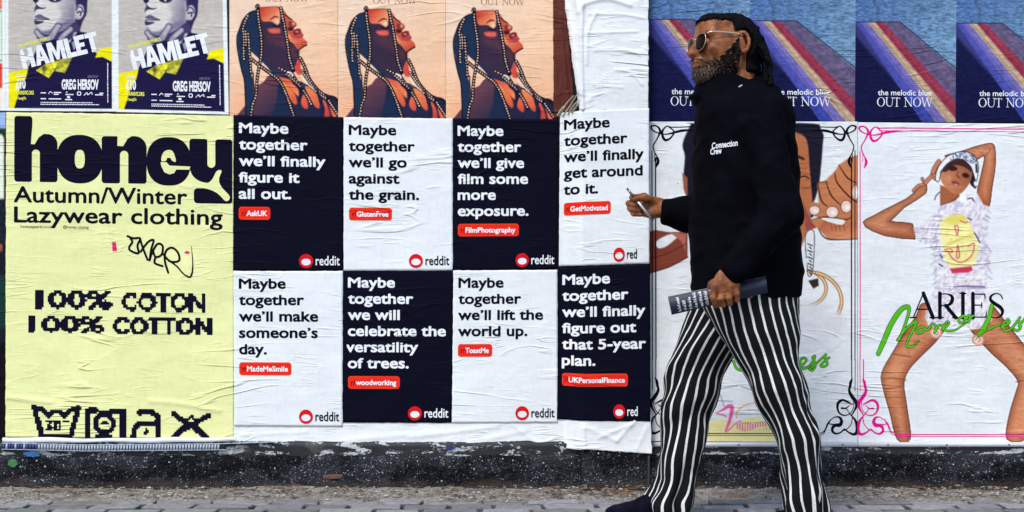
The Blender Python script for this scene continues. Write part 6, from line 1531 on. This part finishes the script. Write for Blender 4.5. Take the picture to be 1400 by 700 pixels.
def cloth_mat(name, c0, c1, rough=.85):
    m, nt, p = new_mat(name); v = scaled_pos(nt, (1, 1, 1))
    c = mix_rgb(nt, map_range(nt, noise(nt, v, 12, 4), .35, .7), c0, c1); nt.links.new(c, p.inputs['Base Color'])
    p.inputs['Roughness'].default_value = rough; p.inputs['Specular IOR Level'].default_value = 0.03
    b = N(nt, 'ShaderNodeBump'); b.inputs['Strength'].default_value = .4; b.inputs['Distance'].default_value = .003
    nt.links.new(math_node(nt, 'MULTIPLY_ADD', noise(nt, v, 500, 1), .25, noise(nt, v, 22, 3)), b.inputs['Height']); nt.links.new(b.outputs[0], p.inputs['Normal'])
    return m
M_JACKET = cloth_mat('black_jacket_cloth', (0.0020, 0.0020, 0.0034), (0.0030, 0.0030, 0.0058))
jo = link_mesh('jacket', Vj, Fj, M_JACKET, man, smooth=True)
bvh = BVHTree.FromPolygons([Vector(v) for v in Vj], [tuple(f) for f in Fj])
eye = Vector((0, CAM_Y, CAM_Z))
def on_cloth(px, py, tree=bvh, lift=.0012):
    """the point of the cloth facing the street at that spot"""
    d = (Vector(U3(px, py, Y0)) - eye).normalized(); h = tree.ray_cast(eye, d)
    return h[0] + h[1] * lift if h[0] is not None else Vector(U3(px, py, Y0 - .2))
M_LOGO = plain('white_print', (0.78, 0.78, 0.78), .7, var=.05)
lt = []
for body_, x, y, cap_, w in (('Connection', 973.5, 203.5, 8.6, 35.5), ('Crew', 971.5, 211.5, 8.4, 15.5)):
    lt.append(text(body_, x, y, cap_, w, 0.028, .04, rot=-0.13, shear=.12))
v, t = join(lt)
# thin bridges missing, like stencilled sewing letters
P3 = np.array([on_cloth(a, b) for a, b in v])
link_mesh('chest_lettering', P3, t[:, ::-1].copy() if Sheet.flip(P3, t) else t, M_LOGO, jo)
zp = on_cloth(1012, 118); bm = bmesh.new(); bmesh.ops.create_cube(bm, size=1.0); bmesh.ops.scale(bm, vec=(.016, .004, .0045), verts=bm.verts); bmesh.ops.bevel(bm, geom=bm.edges[:], offset=.0012, segments=2, affect='EDGES')
bm.transform(Matrix.Translation(zp) @ Matrix.Rotation(R(-32), 4, 'Y')); me = bpy.data.meshes.new('zip_pull'); bm.to_mesh(me); bm.free(); me.materials.append(plain('steel', (.5, .5, .5), .3, .8))
zo = bpy.data.objects.new('zip_pull', me); COL.objects.link(zo); zo.parent = jo

# striped trousers: two legs of one garment
def stripe_mat():
    m, nt, p = new_mat('striped_cloth')
    uv = N(nt, 'ShaderNodeUVMap'); uv.uv_map = 'weave'; sp = N(nt, 'ShaderNodeSeparateXYZ'); nt.links.new(uv.outputs[0], sp.inputs[0])
    wob = math_node(nt, 'MULTIPLY_ADD', noise(nt, scaled_pos(nt, (1, 1, 1)), 20, 2), .07, sp.outputs[0])
    t = math_node(nt, 'PINGPONG', wob, 0.5)
    f = map_range(nt, t, .372, .392)
    c = mix_rgb(nt, map_range(nt, noise(nt, scaled_pos(nt, (1, 1, 1)), 200, 2), .4, .65), (.66, .63, .57), (.80, .78, .73))
    c = mix_rgb(nt, f, (0.005, 0.005, 0.006), c); nt.links.new(c, p.inputs['Base Color']); p.inputs['Roughness'].default_value = .85; p.inputs['Specular IOR Level'].default_value = .15
    b = N(nt, 'ShaderNodeBump'); b.inputs['Strength'].default_value = .5; b.inputs['Distance'].default_value = .002
    nt.links.new(math_node(nt, 'MULTIPLY_ADD', f, .5, noise(nt, scaled_pos(nt, (1, 1, 1)), 420, 2)), b.inputs['Height']); nt.links.new(b.outputs[0], p.inputs['Normal'])
    return m
near_tab = [(372, 950, 1091, -.735, .165), (408, 955, 1093, -.745, .170), (421, 960, 1092.5, -.76, .165), (451, 977, 1092, -.785, .140), (479, 998, 1093.5, -.80, .118), (499, 1009, 1095, -.81, .110), (533, 1026, 1101, -.82, .104), (567, 1043, 1110, -.82, .100), (597, 1060, 1116.5, -.82, .097), (631, 1069.5, 1120, -.82, .096), (657, 1070, 1122, -.82, .098), (680, 1071, 1127, -.82, .104), (700, 1073, 1132, -.82, .112), (709, 1074, 1133, -.82, .113)]
far_tab = [(372, 950, 1070, -.70, .14), (408, 945, 1062, -.69, .14), (426, 940, 1050, -.68, .13), (460, 929, 1022, -.66, .118), (482, 920.5, 1007, -.645, .110), (498, 913, 999, -.635, .106), (516, 908.5, 989, -.63, .103), (550, 904, 978, -.62, .100), (588, 902, 968.5, -.62, .098), (618, 901.5, 958.5, -.62, .098), (653, 901, 952.5, -.62, .100), (668, 893, 950, -.62, .104), (682, 881, 947.5, -.62, .108), (692, 885, 944, -.62, .108), (699, 890, 941, -.62, .106)]
def leg(tab, n_r, n_c, ph, tw, sd_, spacing=.0350):
    tab = np.array(tab, float); ys = np.linspace(tab[0, 0], tab[-1, 0], n_r)
    c = [np.interp(ys, tab[:, 0], tab[:, k]) for k in range(1, 5)]
    for k in range(4):
        kern = np.array((1, 2, 3, 2, 1.)) / 9; c[k][2:-2] = np.convolve(c[k], kern, 'valid')
    V, UVs = [], []
    t = np.linspace(-math.pi, math.pi, n_c + 1)
    for i, y in enumerate(ys):
        a, b = U3(c[0][i], y, c[2][i]), U3(c[1][i], y, c[2][i]); cx = (a[0] + b[0]) / 2; rx = (b[0] - a[0]) / 2; ry = c[3][i]
        knee = math.exp(-((y - 545) / 60) ** 2); hem = ss(600, 690, np.array(y))
        f = .016 * (fbm(t * 1.6 + 20 + y * .012, t * 0 + y / 46.0, sd_, 3) - .5) * (1 + .9 * knee) + .010 * hem * np.sin(t * 5 + sd_ + y * .01) + .009 * np.sin(y * .085 + 2.2 * np.sin(t + 1) + sd_) * (.25 + knee + .6 * hem) * np.cos(t / 2) ** 2 - .020 * hem * np.exp(-((t - .35 - .25 * math.sin(y * .03 + sd_)) / .16) ** 2) + .012 * hem * np.exp(-((t - .02 - .25 * math.sin(y * .03 + sd_)) / .14) ** 2)
        e = 0.88       # slightly squared ring
        sx = np.sign(np.sin(t)) * np.abs(np.sin(t)) ** e; sy = np.sign(np.cos(t)) * np.abs(np.cos(t)) ** e
        X = cx + (rx + f) * sx; Y = c[2][i] + DY - (ry + f) * sy
        V.append(np.stack([X, Y, np.full_like(X, a[2])], -1))
        arc = np.concatenate([[0], np.cumsum(np.hypot(np.diff(cx + rx * sx), np.diff(ry * sy)))]); mid = np.interp(0, t, arc)
        UVs.append(np.stack([(arc - mid) / spacing + .22 * (fbm(t * 1.3 + 9, t * 0 + y / 34.0, sd_ + 5, 2) - .5) + ph + np.interp(y, *tw), np.full_like(X, i)], -1))
    return np.array(V), np.array(UVs)
Vt, Ut, Ft, n = [], [], [], 0
for tab, ph, tw, sd_ in ((near_tab, .15, ((372, 709), (0, 0)), 81), (far_tab, .35, ((372, 700), (0, 0)), 92)):
    v, u = leg(tab, 150, 120, ph, tw, sd_); I = np.arange(v.shape[0] * v.shape[1]).reshape(v.shape[:2]) + n
    Ft.append(np.stack([I[:-1, :-1], I[1:, :-1], I[1:, 1:], I[:-1, 1:]], -1).reshape(-1, 4)); Vt.append(v.reshape(-1, 3)); Ut.append(u.reshape(-1, 2)); n += I.size
Vt, Ut, Ft = np.concatenate(Vt), np.concatenate(Ut), np.concatenate(Ft)
tr_ = link_mesh('trousers', Vt, Ft, stripe_mat(), man, smooth=True)
uvl = tr_.data.uv_layers.new(name='weave'); li = np.zeros(len(tr_.data.loops), np.int32); tr_.data.loops.foreach_get('vertex_index', li); uvl.data.foreach_set('uv', Ut[li].ravel())

# shoes
M_SHOE = cloth_mat('navy_suede', (0.004, 0.004, 0.009), (0.010, 0.010, 0.022)); M_SOLE = plain('dark_rubber', (0.012, 0.012, 0.014), .7)
def shoe(toe, heel, Y, lift=0.0):
    a = U3(toe, 690, Y)[0]; b = U3(heel, 690, Y)[0]; L = b - a; z = lift; Y = Y + DY
    v = Vox((a - .03, Y - .09, -.03 + z), (b + .03, Y + .09, .16 + z), .0035)
    v.cap((a + .045, Y, .022 + z), (a + .10, Y, .025 + z), .022, .027, .02); v.cap((a + .10, Y, .025 + z), (a + .15, Y, .036 + z), .027, .036, .02); v.cap((a + .15, Y, .036 + z), (b - .045, Y, .044 + z), .036, .040, .03); v.cap((b - .06, Y, .05 + z), (b - .052, Y, .088 + z), .040, .036, .03); v.cap((a + .020, Y, .020 + z), (a + .08, Y, .022 + z), .014, .024, .02)
    v.sub(lambda P: P[..., 2] - (.014 + z), (a - .03, Y - .09, -.03 + z), (b + .03, Y + .09, .014 + z), .003)
    V, F = v.mesh(); s = link_mesh('shoe', V, F, M_SHOE, man, smooth=True)
    v = Vox((a - .03, Y - .09, -.03 + z), (b + .03, Y + .09, .06 + z), .0035)
    v.cap((a + .042, Y, .010 + z), (a + .12, Y, .010 + z), .036, .046, .02, flat=(np.array((0, 0, 1.0)), 1.2)); v.cap((a + .12, Y, .010 + z), (b - .04, Y, .010 + z), .046, .040, .02); v.cap((a + .020, Y, .012 + z), (a + .06, Y, .010 + z), .022, .038, .02)
    sl, P = v.win(v.lo, v.lo + v.h * (v.n - 1)); v.f[sl] = np.maximum(v.f[sl], np.abs(P[..., 2] - (.010 + z)) - .0085)
    V, F = v.mesh(); link_mesh('sole', V, F, M_SOLE, s, smooth=True)
shoe(825, 936, -.62, .003); shoe(1034, 1120, -.82, .003)

# ------------------------------------------------------------------ what he carries
pa, pb = P_(857, 257.4, fy - .048), P_(893.2, 301.6, fy - .066); d_ = (pb - pa)
pen = empty('pen', (pa + pb) / 2); tag(pen, 'slim silver and black pen held upright in the outstretched hand', 'pen')
M_SILV, n_, p_ = new_mat('brushed_silver'); p_.inputs['Base Color'].default_value = (.62, .62, .64, 1); p_.inputs['Metallic'].default_value = .6; p_.inputs['Roughness'].default_value = .3
M_BLK = plain('black_plastic', (.012, .012, .016), .3)
at_ = lambda t: pa + d_ * t
tubes_obj('cap', [([at_(0), at_(.01), at_(.14), at_(.30)], [.0030, .0043, .0046, .0046], 12)], M_BLK, pen)
tubes_obj('barrel', [([at_(.30), at_(.6), at_(.9)], [.0042, .0046, .0042], 12)], M_SILV, pen)
tubes_obj('tip', [([at_(.9), at_(.95), at_(1.0)], [.0044, .0036, .0010], 12)], M_BLK, pen)
tubes_obj('clip', [([at_(.03) - (0, .006, 0), at_(.15) - (0, .007, 0), at_(.27) - (0, .006, 0)], .0012, 6)], M_GOLD, pen)

# rolled booklet under the near hand
bk_c = np.array([(913.2, 405.5), (1047, 378.0), (1050, 400.0), (918.6, 430.5)]); by = hy_ + .022
bo = empty('booklet', U3(980, 404, by)); tag(bo, 'folded dark navy booklet with white lettering held against the hip', 'booklet')
def bkp(u, v, o=0.0):
    p = (bk_c[0] * (1 - u) + bk_c[1] * u) * (1 - v) + (bk_c[3] * (1 - u) + bk_c[2] * u) * v
    return U3(p[0], p[1], by - .012 * math.sin(v * math.pi) - o + .012 * u)
nu, nv = 40, 14
M_COVER = plain('navy_cover', (0.007, 0.009, 0.028), .5, var=.5); M_PAGES = plain('page_edges', (.6, .6, .58), .8)
V = np.array([[bkp(u, v_) for v_ in np.linspace(0, 1, nv)] for u in np.linspace(0, 1, nu)]).reshape(-1, 3); V2 = V + (0, .014, 0)
I = np.arange(nu * nv).reshape(nu, nv); F = np.stack([I[:-1, :-1], I[:-1, 1:], I[1:, 1:], I[1:, :-1]], -1).reshape(-1, 4)
cover = link_mesh('cover', np.vstack([V, V2]), np.vstack([F, F[:, ::-1] + nu * nv]), M_COVER, bo, smooth=True)
rim = np.concatenate([I[:, 0], I[-1, 1:], I[-2::-1, -1], I[0, -2:0:-1]]); Vr = np.vstack([V[rim] + (0, .001, 0), V[rim] + (0, .013, 0)]); k = len(rim); a = np.arange(k); b = (a + 1) % k
link_mesh('pages', Vr, np.stack([a, b, b + k, a + k], -1), M_PAGES, bo)
rr_ = np.random.default_rng(21); parts = []
for i, u in enumerate(np.linspace(.085, .43, 7)):       # rows of small white words, turned on their side; too small to read
    g_ = Field(0, 0, 26, 4, .25); x = .6; end = 17 + 8 * rr_.random()
    while x < end:
        for _ in range(rr_.integers(2, 7)):
            h_ = 1.5 if rr_.random() < .6 else 2.5
            g_.rr(x, 3.2 - h_, x + .62, 3.4, .2)
            if rr_.random() < .6: g_.rr(x, 3.2 - (1.5 if rr_.random() < .5 else .3), x + 1.15, 3.4 - (1.1 if rr_.random() < .5 else 0), .2)
            x += 1.25
        x += .9
    vv, tt = g_.mesh(); u_ = u + (vv[:, 1] - 2) * .0125; v_ = .93 - vv[:, 0] / 26 * .86
    parts.append((np.array([bkp(p, q, .0008) for p, q in zip(u_, v_)]), tt))
v, t = join(parts); link_mesh('lettering', v, t[:, ::-1].copy() if Sheet.flip(v, t) else t, M_LOGO, cover)
